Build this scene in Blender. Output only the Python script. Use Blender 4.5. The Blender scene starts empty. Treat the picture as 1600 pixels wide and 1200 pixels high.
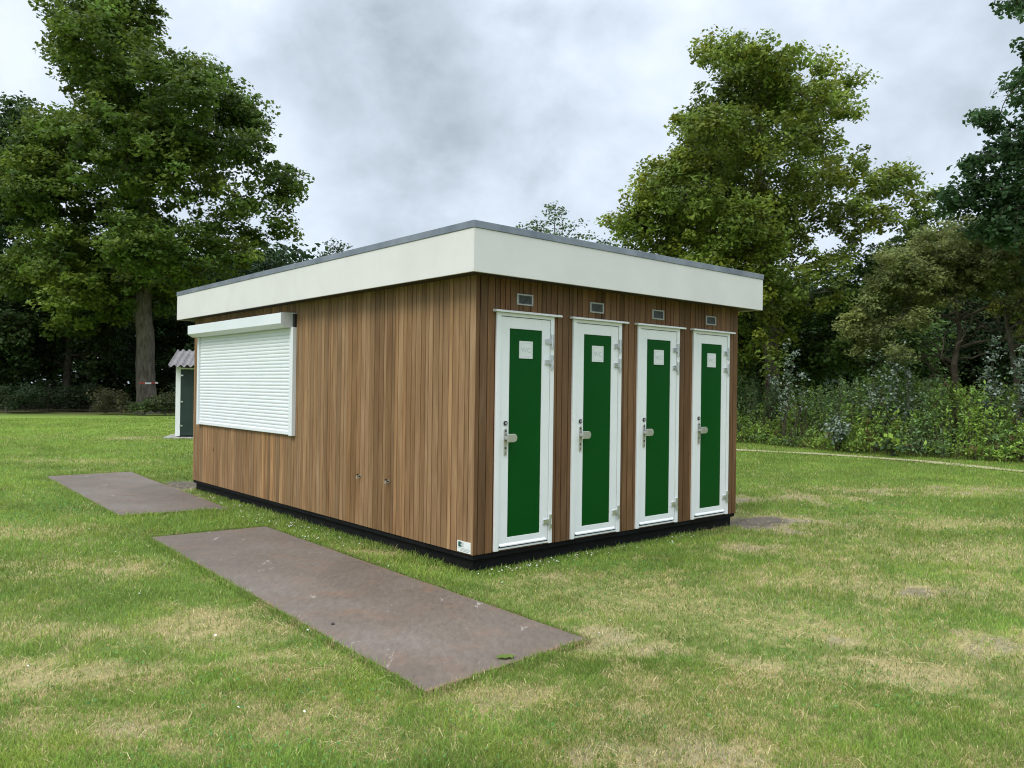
import bpy, math, random
import numpy as np
from mathutils import Vector

# ------------------------------------------------------------------ camera, world, sun, exposure
SC = bpy.context.scene
COL = SC.collection
R = math.radians
CAM_H = 1.582
F, PITCH, ROLL = 1238.17, 0.0050, 0.0135       # focal length in photo pixels (1600 wide), pitch, roll
cam_d = bpy.data.cameras.new('camera'); cam = bpy.data.objects.new('camera', cam_d); COL.objects.link(cam)
cam_d.sensor_width = 36.0; cam_d.lens = F / 1600 * 36.0; cam_d.clip_end = 2000; cam_d.clip_start = 0.05
cam.location = (0, 0, CAM_H)
cam.rotation_mode = 'XYZ'
from mathutils import Matrix
cam.rotation_euler = (Matrix.Rotation(R(90) + PITCH, 3, 'X') @ Matrix.Rotation(ROLL, 3, 'Z')).to_euler()
SC.camera = cam

SUN_AZ, SUN_EL = R(220), R(50)                   # azimuth clockwise from +Y (behind and left of the camera)
sun_dir = Vector((math.sin(SUN_AZ) * math.cos(SUN_EL), math.cos(SUN_AZ) * math.cos(SUN_EL), math.sin(SUN_EL)))
sd = bpy.data.lights.new('sun', 'SUN'); sd.energy = 1.4; sd.angle = R(24); sd.color = (1.0, 0.955, 0.88)
so = bpy.data.objects.new('sun', sd); COL.objects.link(so); so.location = (0, 0, 40)
so.rotation_euler = sun_dir.to_track_quat('Z', 'Y').to_euler()

W = bpy.data.worlds.new('World'); SC.world = W; W.use_nodes = True
def nd(nt, typ, **kw):
    n = nt.nodes.new(typ)
    for k, v in kw.items():
        if k in n.inputs: n.inputs[k].default_value = v
        else: setattr(n, k, v)
    return n
def build_world():
    nt = W.node_tree; nt.nodes.clear(); L = nt.links.new
    out = nd(nt, 'ShaderNodeOutputWorld')
    sky = nd(nt, 'ShaderNodeTexSky'); sky.sky_type = 'NISHITA'; sky.sun_disc = False
    sky.sun_elevation = SUN_EL; sky.sun_rotation = SUN_AZ
    b1 = nd(nt, 'ShaderNodeBackground'); b1.inputs['Strength'].default_value = 0.10
    L(sky.outputs[0], b1.inputs['Color'])
    tc = nd(nt, 'ShaderNodeTexCoord')
    sep = nd(nt, 'ShaderNodeSeparateXYZ'); L(tc.outputs['Generated'], sep.inputs[0])
    def noise(scale, det, rough, loc, dist):
        mp = nd(nt, 'ShaderNodeMapping'); mp.inputs['Location'].default_value = loc; mp.inputs['Scale'].default_value = (1.0, 1.0, 1.25); L(tc.outputs['Generated'], mp.inputs['Vector'])
        n = nd(nt, 'ShaderNodeTexNoise'); n.inputs['Scale'].default_value = scale; n.inputs['Detail'].default_value = det; n.inputs['Roughness'].default_value = rough; n.inputs['Distortion'].default_value = dist
        L(mp.outputs[0], n.inputs['Vector']); return n.outputs['Fac']
    def math_(op, a, b):
        m = nd(nt, 'ShaderNodeMath', operation=op)
        for i, q in enumerate((a, b)):
            if isinstance(q, (int, float)): m.inputs[i].default_value = q
            else: L(q, m.inputs[i])
        return m.outputs[0]
    cov = math_('ADD', math_('MULTIPLY', noise(2.3, 4, .5, (1.3, .2, .4), .1), .62), math_('MULTIPLY', math_('SUBTRACT', noise(5.6, 7, .54, (.3, 4.2, 1.4), .15), .175), .76))
    wisp = noise(10.0, 6, .58, (2.3, 1.1, .7), .2)
    for (x, y, z, r, a) in ((-.045, .95, .30, .19, -.13), (-.15, .97, .22, .12, -.09), (-.27, .88, .38, .17, -.09), (.13, .95, .31, .13, -.08), (-.08, .90, .42, .15, -.06), (.17, .93, .36, .14, .10), (-.28, .95, .22, .15, .07), (.45, .83, .40, .3, -.05), (-.6, .75, .3, .3, .05)):
        d = nd(nt, 'ShaderNodeVectorMath', operation='DISTANCE'); L(tc.outputs['Generated'], d.inputs[0]); v = Vector((x, y, z)).normalized(); d.inputs[1].default_value = v
        mr = nd(nt, 'ShaderNodeMapRange'); mr.interpolation_type = 'SMOOTHSTEP'; L(math_('ADD', d.outputs['Value'], math_('MULTIPLY', math_('SUBTRACT', wisp, .5), .22)), mr.inputs['Value'])
        mr.inputs['From Min'].default_value = 0; mr.inputs['From Max'].default_value = r; mr.inputs['To Min'].default_value = a * .8; mr.inputs['To Max'].default_value = 0
        cov = math_('ADD', cov, mr.outputs[0])
    cr = nd(nt, 'ShaderNodeValToRGB'); L(cov, cr.inputs[0])
    e = cr.color_ramp.elements
    e[0].position = 0.30; e[0].color = (0.34, 0.395, 0.455, 1)
    e[1].position = 0.68; e[1].color = (0.68, 0.745, 0.83, 1)
    m = cr.color_ramp.elements.new(0.46); m.color = (0.475, 0.545, 0.625, 1)
    m = cr.color_ramp.elements.new(0.56); m.color = (0.565, 0.64, 0.73, 1)
    gr = nd(nt, 'ShaderNodeMapRange'); gr.interpolation_type = 'SMOOTHSTEP'
    L(sep.outputs['Z'], gr.inputs['Value'])
    gr.inputs['From Min'].default_value = 0.40; gr.inputs['From Max'].default_value = 0.95
    gr.inputs['To Min'].default_value = 1.0; gr.inputs['To Max'].default_value = 3.2
    b2 = nd(nt, 'ShaderNodeBackground'); L(cr.outputs[0], b2.inputs['Color']); L(gr.outputs[0], b2.inputs['Strength'])
    mx = nd(nt, 'ShaderNodeMixShader'); mx.inputs[0].default_value = 0.95
    L(b1.outputs[0], mx.inputs[1]); L(b2.outputs[0], mx.inputs[2]); L(mx.outputs[0], out.inputs['Surface'])
build_world()
SC.view_settings.view_transform = 'Standard'; SC.view_settings.look = 'None'
SC.view_settings.exposure = 0.45; SC.view_settings.gamma = 1.0; SC.view_settings.use_curve_mapping = False
SC.cycles.max_bounces = 6; SC.cycles.diffuse_bounces = 3; SC.cycles.transmission_bounces = 4; SC.cycles.transparent_max_bounces = 6
SC.cycles.use_denoising = True; SC.cycles.denoising_input_passes = 'RGB_ALBEDO_NORMAL'; SC.cycles.filter_width = 1.1

# ------------------------------------------------------------------ helpers
def at(X, Y, D):
    """A photo pixel at forward distance D metres -> world point."""
    a, b = X - 800, Y - 600
    u = a * math.cos(ROLL) + b * math.sin(ROLL); v = -a * math.sin(ROLL) + b * math.cos(ROLL)
    d = (u / F, 1.0, -v / F)
    y = d[1] * math.cos(PITCH) - d[2] * math.sin(PITCH); z = d[1] * math.sin(PITCH) + d[2] * math.cos(PITCH)
    k = D / y
    return np.array([d[0] * k, D, z * k + CAM_H])

def tag(o, label=None, cat=None, group=None, kind=None):
    if label: o['label'] = label
    if cat: o['category'] = cat
    if group: o['group'] = group
    if kind: o['kind'] = kind
    return o
def empty(name, loc=(0, 0, 0), rz=0.0):
    o = bpy.data.objects.new(name, None); COL.objects.link(o); o.location = loc; o.rotation_euler = (0, 0, rz)
    o.empty_display_size = 0.3
    return o
def link(name, me, mats, parent=None, loc=None):
    o = bpy.data.objects.new(name, me); COL.objects.link(o)
    for m in (mats if isinstance(mats, (list, tuple)) else [mats]): me.materials.append(m)
    if parent is not None: o.parent = parent
    if loc is not None: o.location = loc
    return o
def np_mesh(name, V, faces, cols=None, smooth=False, mat_idx=None):
    """V (n,3); faces: list of (k,m) int arrays, each with polygons of m corners."""
    me = bpy.data.meshes.new(name)
    V = np.asarray(V, np.float32)
    me.vertices.add(len(V)); me.vertices.foreach_set('co', V.ravel())
    loops = np.concatenate([f.ravel() for f in faces]).astype(np.int32)
    tot = np.concatenate([np.full(len(f), f.shape[1]) for f in faces]).astype(np.int32)
    start = np.concatenate([[0], np.cumsum(tot)[:-1]]).astype(np.int32)
    me.loops.add(len(loops)); me.loops.foreach_set('vertex_index', loops)
    me.polygons.add(len(tot)); me.polygons.foreach_set('loop_start', start); me.polygons.foreach_set('loop_total', tot)
    if mat_idx is not None: me.polygons.foreach_set('material_index', np.asarray(mat_idx, np.int32))
    me.polygons.foreach_set('use_smooth', np.full(len(tot), bool(smooth)))
    if cols is not None:
        c4 = np.ones((len(V), 4), np.float32); c4[:, :3] = cols
        at_ = me.attributes.new('Col', 'FLOAT_COLOR', 'POINT'); at_.data.foreach_set('color', c4.ravel())
    me.update(calc_edges=True); me.validate()
    return me

class MB:
    """Collects simple shapes into one mesh."""
    def __init__(s): s.v = []; s.f = []; s.c = []; s.m = []
    def poly(s, pts, faces, col=(1, 1, 1), mi=0):
        o = len(s.v); s.v += [tuple(p) for p in pts]; s.c += [col] * len(pts)
        for f in faces: s.f.append([o + i for i in f]); s.m.append(mi)
    def box(s, x0, x1, y0, y1, z0, z1, col=(1, 1, 1), mi=0):
        if x0 > x1: x0, x1 = x1, x0
        if y0 > y1: y0, y1 = y1, y0
        s.poly([(x0, y0, z0), (x1, y0, z0), (x1, y1, z0), (x0, y1, z0), (x0, y0, z1), (x1, y0, z1), (x1, y1, z1), (x0, y1, z1)],
               [(3, 2, 1, 0), (4, 5, 6, 7), (0, 1, 5, 4), (1, 2, 6, 5), (2, 3, 7, 6), (3, 0, 4, 7)], col, mi)
    def prism(s, prof, axis, t0, t1, col=(1, 1, 1), mi=0):
        """prof: 2-D closed outline in the two other axes (in xyz order), extruded along axis."""
        n = len(prof)
        def P(p, t):
            q = list(p); q.insert(axis, t); return q
        pts = [P(p, t0) for p in prof] + [P(p, t1) for p in prof]
        fs = [list(range(n))[::-1], list(range(n, 2 * n))] + [(i, (i + 1) % n, n + (i + 1) % n, n + i) for i in range(n)]
        s.poly(pts, fs, col, mi)
    def cyl(s, c, r, axis, t0, t1, n=16, col=(1, 1, 1), mi=0):
        s.prism([(c[0] + r * math.cos(2 * math.pi * i / n), c[1] + r * math.sin(2 * math.pi * i / n)) for i in range(n)], axis, t0, t1, col, mi)
    def build(s, name, mats, parent=None, loc=None, bevel=0, smooth=False):
        me = bpy.data.meshes.new(name); me.from_pydata(s.v, [], s.f)
        a = me.attributes.new('Col', 'FLOAT_COLOR', 'POINT')
        a.data.foreach_set('color', np.concatenate([np.asarray(s.c, np.float32), np.ones((len(s.c), 1), np.float32)], 1).ravel())
        me.polygons.foreach_set('material_index', s.m)
        import bmesh
        bm = bmesh.new(); bm.from_mesh(me); bmesh.ops.recalc_face_normals(bm, faces=bm.faces); bm.to_mesh(me); bm.free()
        o = link(name, me, mats, parent, loc)
        if smooth: me.polygons.foreach_set('use_smooth', [True] * len(me.polygons))
        if bevel:
            b = o.modifiers.new('bevel', 'BEVEL'); b.width = bevel; b.segments = 2; b.limit_method = 'ANGLE'; b.angle_limit = R(40)
        return o

# ------------------------------------------------------------------ materials
def mat(name, col=(0.5, 0.5, 0.5), rough=0.5, metal=0.0, spec=0.5):
    m = bpy.data.materials.new(name); m.use_nodes = True
    p = m.node_tree.nodes['Principled BSDF']
    p.inputs['Base Color'].default_value = (*col, 1); p.inputs['Roughness'].default_value = rough
    p.inputs['Metallic'].default_value = metal; p.inputs['Specular IOR Level'].default_value = spec
    return m
def noisy(name, c0, c1, scale=8, rough=0.5, metal=0.0, spec=0.5, bump=0.0, bscale=60, vec=(1, 1, 1), detail=6, rvar=0.1, pos=(0.35, 0.65), attr=False):
    m = mat(name, c0, rough, metal, spec); nt = m.node_tree; L = nt.links.new; p = nt.nodes['Principled BSDF']
    tc = nd(nt, 'ShaderNodeTexCoord'); mp = nd(nt, 'ShaderNodeMapping'); mp.inputs['Scale'].default_value = vec
    L(tc.outputs['Object'], mp.inputs['Vector'])
    n = nd(nt, 'ShaderNodeTexNoise'); n.inputs['Scale'].default_value = scale; n.inputs['Detail'].default_value = detail; n.inputs['Roughness'].default_value = 0.6
    L(mp.outputs[0], n.inputs['Vector'])
    r = nd(nt, 'ShaderNodeValToRGB'); r.color_ramp.elements[0].position = pos[0]; r.color_ramp.elements[1].position = pos[1]
    r.color_ramp.elements[0].color = (*c0, 1); r.color_ramp.elements[1].color = (*c1, 1)
    L(n.outputs['Fac'], r.inputs[0])
    src = r.outputs[0]
    if attr:
        a = nd(nt, 'ShaderNodeAttribute'); a.attribute_name = 'Col'
        mx = nd(nt, 'ShaderNodeMix'); mx.data_type = 'RGBA'; mx.blend_type = 'MULTIPLY'; mx.inputs['Factor'].default_value = 1
        L(src, mx.inputs['A']); L(a.outputs['Color'], mx.inputs['B']); src = mx.outputs['Result']
    L(src, p.inputs['Base Color'])
    rr = nd(nt, 'ShaderNodeMapRange'); L(n.outputs['Fac'], rr.inputs['Value'])
    rr.inputs['To Min'].default_value = max(0.02, rough - rvar); rr.inputs['To Max'].default_value = min(1, rough + rvar)
    L(rr.outputs[0], p.inputs['Roughness'])
    if bump:
        n2 = nd(nt, 'ShaderNodeTexNoise'); n2.inputs['Scale'].default_value = bscale; n2.inputs['Detail'].default_value = 4
        L(mp.outputs[0], n2.inputs['Vector'])
        b = nd(nt, 'ShaderNodeBump'); b.inputs['Strength'].default_value = bump; b.inputs['Distance'].default_value = 0.01
        L(n2.outputs['Fac'], b.inputs['Height']); L(b.outputs[0], p.inputs['Normal'])
    return m
def leaf_mat(name, trans=0.34, rough=0.6, spec=0.22):
    m = mat(name, (0.1, 0.2, 0.05), rough, 0, spec); nt = m.node_tree; L = nt.links.new; p = nt.nodes['Principled BSDF']
    a = nd(nt, 'ShaderNodeAttribute'); a.attribute_name = 'Col'
    L(a.outputs['Color'], p.inputs['Base Color'])
    t = nd(nt, 'ShaderNodeBsdfTranslucent')
    hs = nd(nt, 'ShaderNodeHueSaturation'); hs.inputs['Hue'].default_value = 0.485; hs.inputs['Value'].default_value = 1.5; L(a.outputs['Color'], hs.inputs['Color'])
    L(hs.outputs[0], t.inputs['Color'])
    mx = nd(nt, 'ShaderNodeMixShader'); mx.inputs[0].default_value = trans
    L(p.outputs[0], mx.inputs[1]); L(t.outputs[0], mx.inputs[2])
    L(mx.outputs[0], nt.nodes['Material Output'].inputs['Surface'])
    return m

def wood_mat():
    m = mat('wood_cladding', (.3, .18, .1), 0.6, 0, 0.25); nt = m.node_tree; L = nt.links.new; p = nt.nodes['Principled BSDF']
    tc = nd(nt, 'ShaderNodeTexCoord'); a = nd(nt, 'ShaderNodeAttribute'); a.attribute_name = 'Col'
    off = nd(nt, 'ShaderNodeVectorMath', operation='MULTIPLY_ADD'); off.inputs[1].default_value = (17, 31, 23)   # every board its own piece of grain
    L(a.outputs['Color'], off.inputs[0]); L(tc.outputs['Object'], off.inputs[2])
    def noise(scale, vec, det, dist=0.0, rough=.55):
        mp = nd(nt, 'ShaderNodeMapping'); mp.inputs['Scale'].default_value = vec; L(off.outputs[0], mp.inputs['Vector'])
        n = nd(nt, 'ShaderNodeTexNoise'); n.inputs['Scale'].default_value = scale; n.inputs['Detail'].default_value = det; n.inputs['Distortion'].default_value = dist; n.inputs['Roughness'].default_value = rough
        L(mp.outputs[0], n.inputs['Vector']); return n
    def ramp(src, stops):
        r = nd(nt, 'ShaderNodeValToRGB'); e = r.color_ramp.elements; e[0].position, e[0].color = stops[0][0], (*stops[0][1], 1); e[1].position, e[1].color = stops[-1][0], (*stops[-1][1], 1)
        for q, c in stops[1:-1]: e.new(q).color = (*c, 1)
        L(src, r.inputs[0]); return r.outputs[0]
    def mul(x, y):
        mx = nd(nt, 'ShaderNodeMix'); mx.data_type = 'RGBA'; mx.blend_type = 'MULTIPLY'; mx.inputs['Factor'].default_value = 1
        L(x, mx.inputs['A']); L(y, mx.inputs['B']); return mx.outputs['Result']
    big = noise(1.0, (9, 9, 1.1), 3, .8); fine = noise(1.0, (95, 95, 2.2), 4, .4, .6); knot = noise(1.0, (8, 8, 1.5), 2, 2.0, .4)
    c = ramp(big.outputs['Fac'], [(.30, (.220, .124, .057)), (.52, (.285, .166, .080)), (.72, (.355, .220, .115))])
    c = mul(c, ramp(fine.outputs['Fac'], [(.32, (.74, .70, .66)), (.60, (1.06, 1.06, 1.05))]))
    c = mul(c, ramp(knot.outputs['Fac'], [(.19, (.35, .30, .27)), (.25, (1, 1, 1))]))
    L(mul(c, a.outputs['Color']), p.inputs['Base Color'])
    b = nd(nt, 'ShaderNodeBump'); b.inputs['Strength'].default_value = 0.2; b.inputs['Distance'].default_value = 0.003
    L(fine.outputs['Fac'], b.inputs['Height']); L(b.outputs[0], p.inputs['Normal'])
    return m

def plate_mat():
    m = mat('rusty_steel', (.14, .11, .09), 0.6, 0, 0.5); nt = m.node_tree; L = nt.links.new; p = nt.nodes['Principled BSDF']
    tc = nd(nt, 'ShaderNodeTexCoord')
    def noise(scale, det, rough, vec=(1, 1, 1), dist=0):
        mp = nd(nt, 'ShaderNodeMapping'); mp.inputs['Scale'].default_value = vec; mp.inputs['Rotation'].default_value = (0, 0, .9); L(tc.outputs['Object'], mp.inputs['Vector'])
        n = nd(nt, 'ShaderNodeTexNoise'); n.inputs['Scale'].default_value = scale; n.inputs['Detail'].default_value = det; n.inputs['Roughness'].default_value = rough; n.inputs['Distortion'].default_value = dist
        L(mp.outputs[0], n.inputs['Vector']); return n.outputs['Fac']
    def ramp(src, stops):
        r = nd(nt, 'ShaderNodeValToRGB'); e = r.color_ramp.elements; e[0].position, e[0].color = stops[0][0], (*stops[0][1], 1); e[1].position, e[1].color = stops[-1][0], (*stops[-1][1], 1)
        for q, c in stops[1:-1]: e.new(q).color = (*c, 1)
        L(src, r.inputs[0]); return r.outputs[0]
    def mix(x, y, mode, fac=None):
        mx = nd(nt, 'ShaderNodeMix'); mx.data_type = 'RGBA'; mx.blend_type = mode; mx.inputs['Factor'].default_value = 1
        if fac is not None: L(fac, mx.inputs['Factor'])
        L(x, mx.inputs['A']); L(y, mx.inputs['B']); return mx.outputs['Result']
    c = ramp(noise(.8, 5, .6), [(.32, (.108, .081, .060)), (.50, (.132, .101, .077)), (.68, (.160, .128, .103))])
    c = mix(c, ramp(noise(26, 8, .75, (1, .35, 1)), [(.30, (.72, .70, .68)), (.55, (1.02, 1.02, 1.02)), (.74, (1.30, 1.28, 1.24))]), 'MULTIPLY')
    rust = nd(nt, 'ShaderNodeRGB'); rust.outputs[0].default_value = (.20, .105, .062, 1)
    c = mix(c, rust.outputs[0], 'MIX', ramp(noise(2.6, 8, .7), [(.52, (0, 0, 0)), (.70, (.5, .5, .5))]))
    pale = nd(nt, 'ShaderNodeRGB'); pale.outputs[0].default_value = (.42, .38, .33, 1)
    c = mix(c, pale.outputs[0], 'MIX', ramp(noise(7, 6, .72, (1, .3, 1), .6), [(.635, (0, 0, 0)), (.69, (.7, .7, .7))]))
    at_ = nd(nt, 'ShaderNodeAttribute'); at_.attribute_name = 'Col'
    em = nd(nt, 'ShaderNodeMath', operation='MULTIPLY'); L(at_.outputs['Fac'], em.inputs[0]); L(ramp(noise(4, 5, .6), [(.35, (0, 0, 0)), (.62, (.9, .9, .9))]), em.inputs[1])
    c = mix(c, rust.outputs[0], 'MIX', em.outputs[0])
    L(c, p.inputs['Base Color'])
    r = nd(nt, 'ShaderNodeMapRange'); L(noise(3.5, 7, .65), r.inputs['Value']); r.inputs['To Min'].default_value = .36; r.inputs['To Max'].default_value = .78; L(r.outputs[0], p.inputs['Roughness'])
    b = nd(nt, 'ShaderNodeBump'); b.inputs['Strength'].default_value = .15; b.inputs['Distance'].default_value = .01; L(noise(50, 5, .6), b.inputs['Height']); L(b.outputs[0], p.inputs['Normal'])
    return m

M_wood = wood_mat()
M_dark = mat('shadow_gap_felt', (0.012, 0.011, 0.010), 0.9)
M_plinth = noisy('black_plinth', (0.005, 0.005, 0.006), (0.010, 0.010, 0.011), 6, 0.7, spec=0.15)
M_soffit = noisy('dark_soffit', (.035, .025, .018), (.055, .04, .03), 5, .7)
M_fascia = noisy('fascia_board', (0.665, 0.645, 0.61), (0.71, 0.69, 0.655), 2.2, 0.6, spec=0.3, bump=0.04, bscale=90)
M_zinc = noisy('zinc_trim', (0.20, 0.225, 0.25), (0.33, 0.355, 0.385), 3.0, 0.42, metal=0.75, rvar=0.12)
M_roof = noisy('roofing_felt', (0.09, 0.09, 0.095), (0.14, 0.14, 0.145), 20, 0.85)
M_dome = mat('skylight_dome', (0.75, 0.77, 0.78), 0.2, 0, 0.5)
M_white = noisy('white_paint', (0.78, 0.795, 0.78), (0.82, 0.83, 0.82), 3, 0.38, bump=0.0)
M_shut = noisy('white_shutter', (0.74, 0.775, 0.785), (0.78, 0.81, 0.82), 2, 0.4)
M_green = noisy('green_panel', (0.0014, 0.060, 0.007), (0.002, 0.070, 0.009), 1.2, 0.40, rvar=0.06, spec=0.12)
M_steel = mat('galvanised_steel', (0.72, 0.73, 0.74), 0.28, 0.9)
M_handle = mat('satin_aluminium', (0.62, 0.60, 0.56), 0.40, 0.85)
M_black = mat('black_rubber', (0.015, 0.015, 0.016), 0.5)
M_sign = mat('sign_plastic', (0.72, 0.74, 0.71), 0.4)
M_emboss = mat('sign_lettering', (0.56, 0.60, 0.56), 0.4)
M_vent = mat('vent_metal', (0.42, 0.42, 0.40), 0.45, 0.4)
M_grille = mat('vent_grille', (0.14, 0.155, 0.15), 0.5)
M_logo = mat('logo_green', (0.004, 0.085, 0.06), 0.4)
M_print = mat('small_print', (0.33, 0.36, 0.36), 0.5)
M_plate = plate_mat()
M_leaf = leaf_mat('leaves')
M_grass = leaf_mat('grass_blades', trans=0.30, rough=0.6, spec=0.2)
M_bark = noisy('bark', (0.070, 0.058, 0.045), (0.165, 0.142, 0.115), 5, 0.9, spec=0.1, bump=0.8, bscale=14, vec=(1.6, 1.6, 0.4))
M_shadebark = noisy('shade_darkened_bark', (0.055, 0.045, 0.032), (0.12, 0.10, 0.075), 6, 0.9, spec=0.1)  # bark colour darkened to carry the shade under the thicket crown
M_soil = None

# ------------------------------------------------------------------ numpy noise and lawn colour
def vnoise(x, y, seed=0):
    xi = np.floor(x).astype(np.int64); yi = np.floor(y).astype(np.int64); fx = x - xi; fy = y - yi
    def h(a, b):
        n = (a * 374761393 + b * 668265263 + seed * 974711) & 0xFFFFFFFF
        n = ((n ^ (n >> 13)) * 1274126177) & 0xFFFFFFFF
        return ((n ^ (n >> 16)) & 0xFFFF) / 65535.0
    u = fx * fx * (3 - 2 * fx); v = fy * fy * (3 - 2 * fy)
    return (h(xi, yi) * (1 - u) + h(xi + 1, yi) * u) * (1 - v) + (h(xi, yi + 1) * (1 - u) + h(xi + 1, yi + 1) * u) * v
def fbm(x, y, oct=4, seed=0):
    s = 0; a = 0.5; t = 0
    for i in range(oct):
        s = s + a * vnoise(x * 2 ** i + 17.3 * i, y * 2 ** i - 9.1 * i, seed + i); t += a; a *= 0.55
    return s / t
def sstep(a, b, x):
    t = np.clip((x - a) / (b - a), 0, 1); return t * t * (3 - 2 * t)
LAWN_Z = -0.024
def lawn_z(x, y):
    """the turf lies a little lower right against the cabin"""
    lx, ly = cab_local(x, y)
    d = np.hypot(np.maximum(np.maximum(-lx, lx - CW), 0), np.maximum(np.maximum(-ly, ly - CL), 0))
    return LAWN_Z - 0.050 * sstep(0.60, 0.18, d)
# worn patches of the lawn: x, y, radius x, radius y, dryness, bare soil
PATCH = [(-3.25, 6.8, .34, .30, .9, .25), (-1.95, 5.3, .42, .35, .85, .15), (-2.55, 4.3, .7, .22, .9, .2), (-1.06, 4.5, .35, .22, .8, .15),
         (-1.9, 3.65, .7, .22, .9, .4), (-1.2, 3.75, .5, .25, .8, .25), (3.75, 11.7, .9, .38, 1, .75), (4.4, 11.9, .8, .35, 1, .6), (6.4, 13.0, 1.7, .40, .9, .6),
         (8.2, 13.3, 1.2, .40, .9, .6), (2.62, 6.75, .7, .35, .9, .2), (3.15, 6.42, .42, .26, 1, .9), (4.6, 8.0, 1.2, .5, .75, .2),
         (1.9, 5.35, .8, .35, .85, .1), (2.2, 4.5, .9, .28, .9, .2), (3.1, 5.0, .55, .24, 1, .6), (2.15, 5.1, .22, .12, 1, .85), (0.05, 4.1, .45, .20, 1, .35),
         (.75, 3.5, .5, .22, 1, .55), (.45, 6.7, .5, .25, .75, .2), (.65, 5.05, .45, .22, .95, .45), (-1.35, 7.75, .30, .16, 1, .2),
         (-8.6, 16, 1.1, .35, .7, .1), (-5.3, 8.4, .8, .4, .7, .05), (2.5, 8.05, .35, .2, .9, .5), (1.3, 5.9, .9, .5, .6, .0), (3.0, 3.9, .5, .3, .9, .6),
         (-10.9, 22.9, .9, .55, 1, .55), (3.1, 9.75, .75, .6, 1, 1.0), (-5.05, 12.5, .6, .35, .9, 1.0), (0.9, 3.9, .5, .2, .7, .2), (1.4, 4.3, .6, .25, .8, .1),
         (-3.1, 5.1, .5, .25, .7, .1), (-1.0, 6.6, .0001, .0001, 0, 0), (5.6, 9.9, 1.2, .35, .7, .1), (2.4, 3.4, .4, .2, .8, .2), (-.5, 3.6, .35, .16, .6, .1), (-3.9, 7.0, .5, .2, .6, .0)]
def lawn_state(x, y):
    """dryness and bareness of the lawn at x, y, each 0..1"""
    big = fbm(x * 0.8, y * 0.8, 4, 3); med = fbm(x * 2.9, y * 2.9, 4, 11); fin = fbm(x * 9, y * 9, 3, 23)
    right = sstep(-1.5, 2.5, x)
    near = sstep(16, 7, np.hypot(x, y)); vf = fbm(x * 16, y * 16, 2, 31)
    mixn = 0.22 * big + 0.44 * med + 0.34 * fin
    d = sstep(0.50 - .035 * right * near, 0.66, mixn) * (0.24 + 0.34 * right * near + 0.14 * near)
    s = np.zeros_like(d)
    wob = (med - 0.5) * 3.2 + (fin - 0.5) * 2.2
    for px, py, rx, ry, pd, ps in PATCH:
        r = np.hypot((x - px) / rx, (y - py) / ry) + wob
        k = sstep(1.7, 0.25, r)
        d = np.maximum(d, k * pd * (0.55 + 0.75 * fin)); s = np.maximum(s, sstep(1.05, 0.2, r + .12) * ps * (0.6 + 0.7 * fin))
    d = d * (0.35 + 1.3 * vf)
    return np.clip(d, 0, 1), np.clip(s, 0, 1)

# patches of dark bare earth: x, y, radius x, radius y
EARTH = [(3.05, 9.85, .55, .34), (-5.25, 12.75, .55, .35)]
# plan outlines
YAW = 0.7158
CX, CY = -0.3273, 6.9881
CL, CW = 7.011, 4.072
PLATE1 = [(-3.71, 8.156), (-0.427, 4.127), (0.489, 5.042), (-2.735, 8.874)]
PLATE2 = [(-7.80, 13.28), (-4.677, 9.468), (-3.596, 10.119), (-6.783, 14.15)]
def in_poly(x, y, P, grow=0.0):
    P = np.array(P); c = P.mean(0); P = c + (P - c) * (1 + grow)
    ok = np.ones(x.shape, bool)
    for i in range(len(P)):
        a, b = P[i], P[(i + 1) % len(P)]
        ok &= ((b[0] - a[0]) * (y - a[1]) - (b[1] - a[1]) * (x - a[0])) > 0
    return ok
def cab_local(x, y):
    dx, dy = x - CX, y - CY
    return dx * math.cos(YAW) + dy * math.sin(YAW), -dx * math.sin(YAW) + dy * math.cos(YAW)
PATHW = [(2.5, 23.6), (6.13, 21.35), (7.35, 20.85), (8.18, 20.21), (9.0, 19.45), (9.73, 18.5), (10.26, 17.45), (10.75, 16.3), (12.2, 12.5), (14.5, 8.0), (17, 3)]

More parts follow.
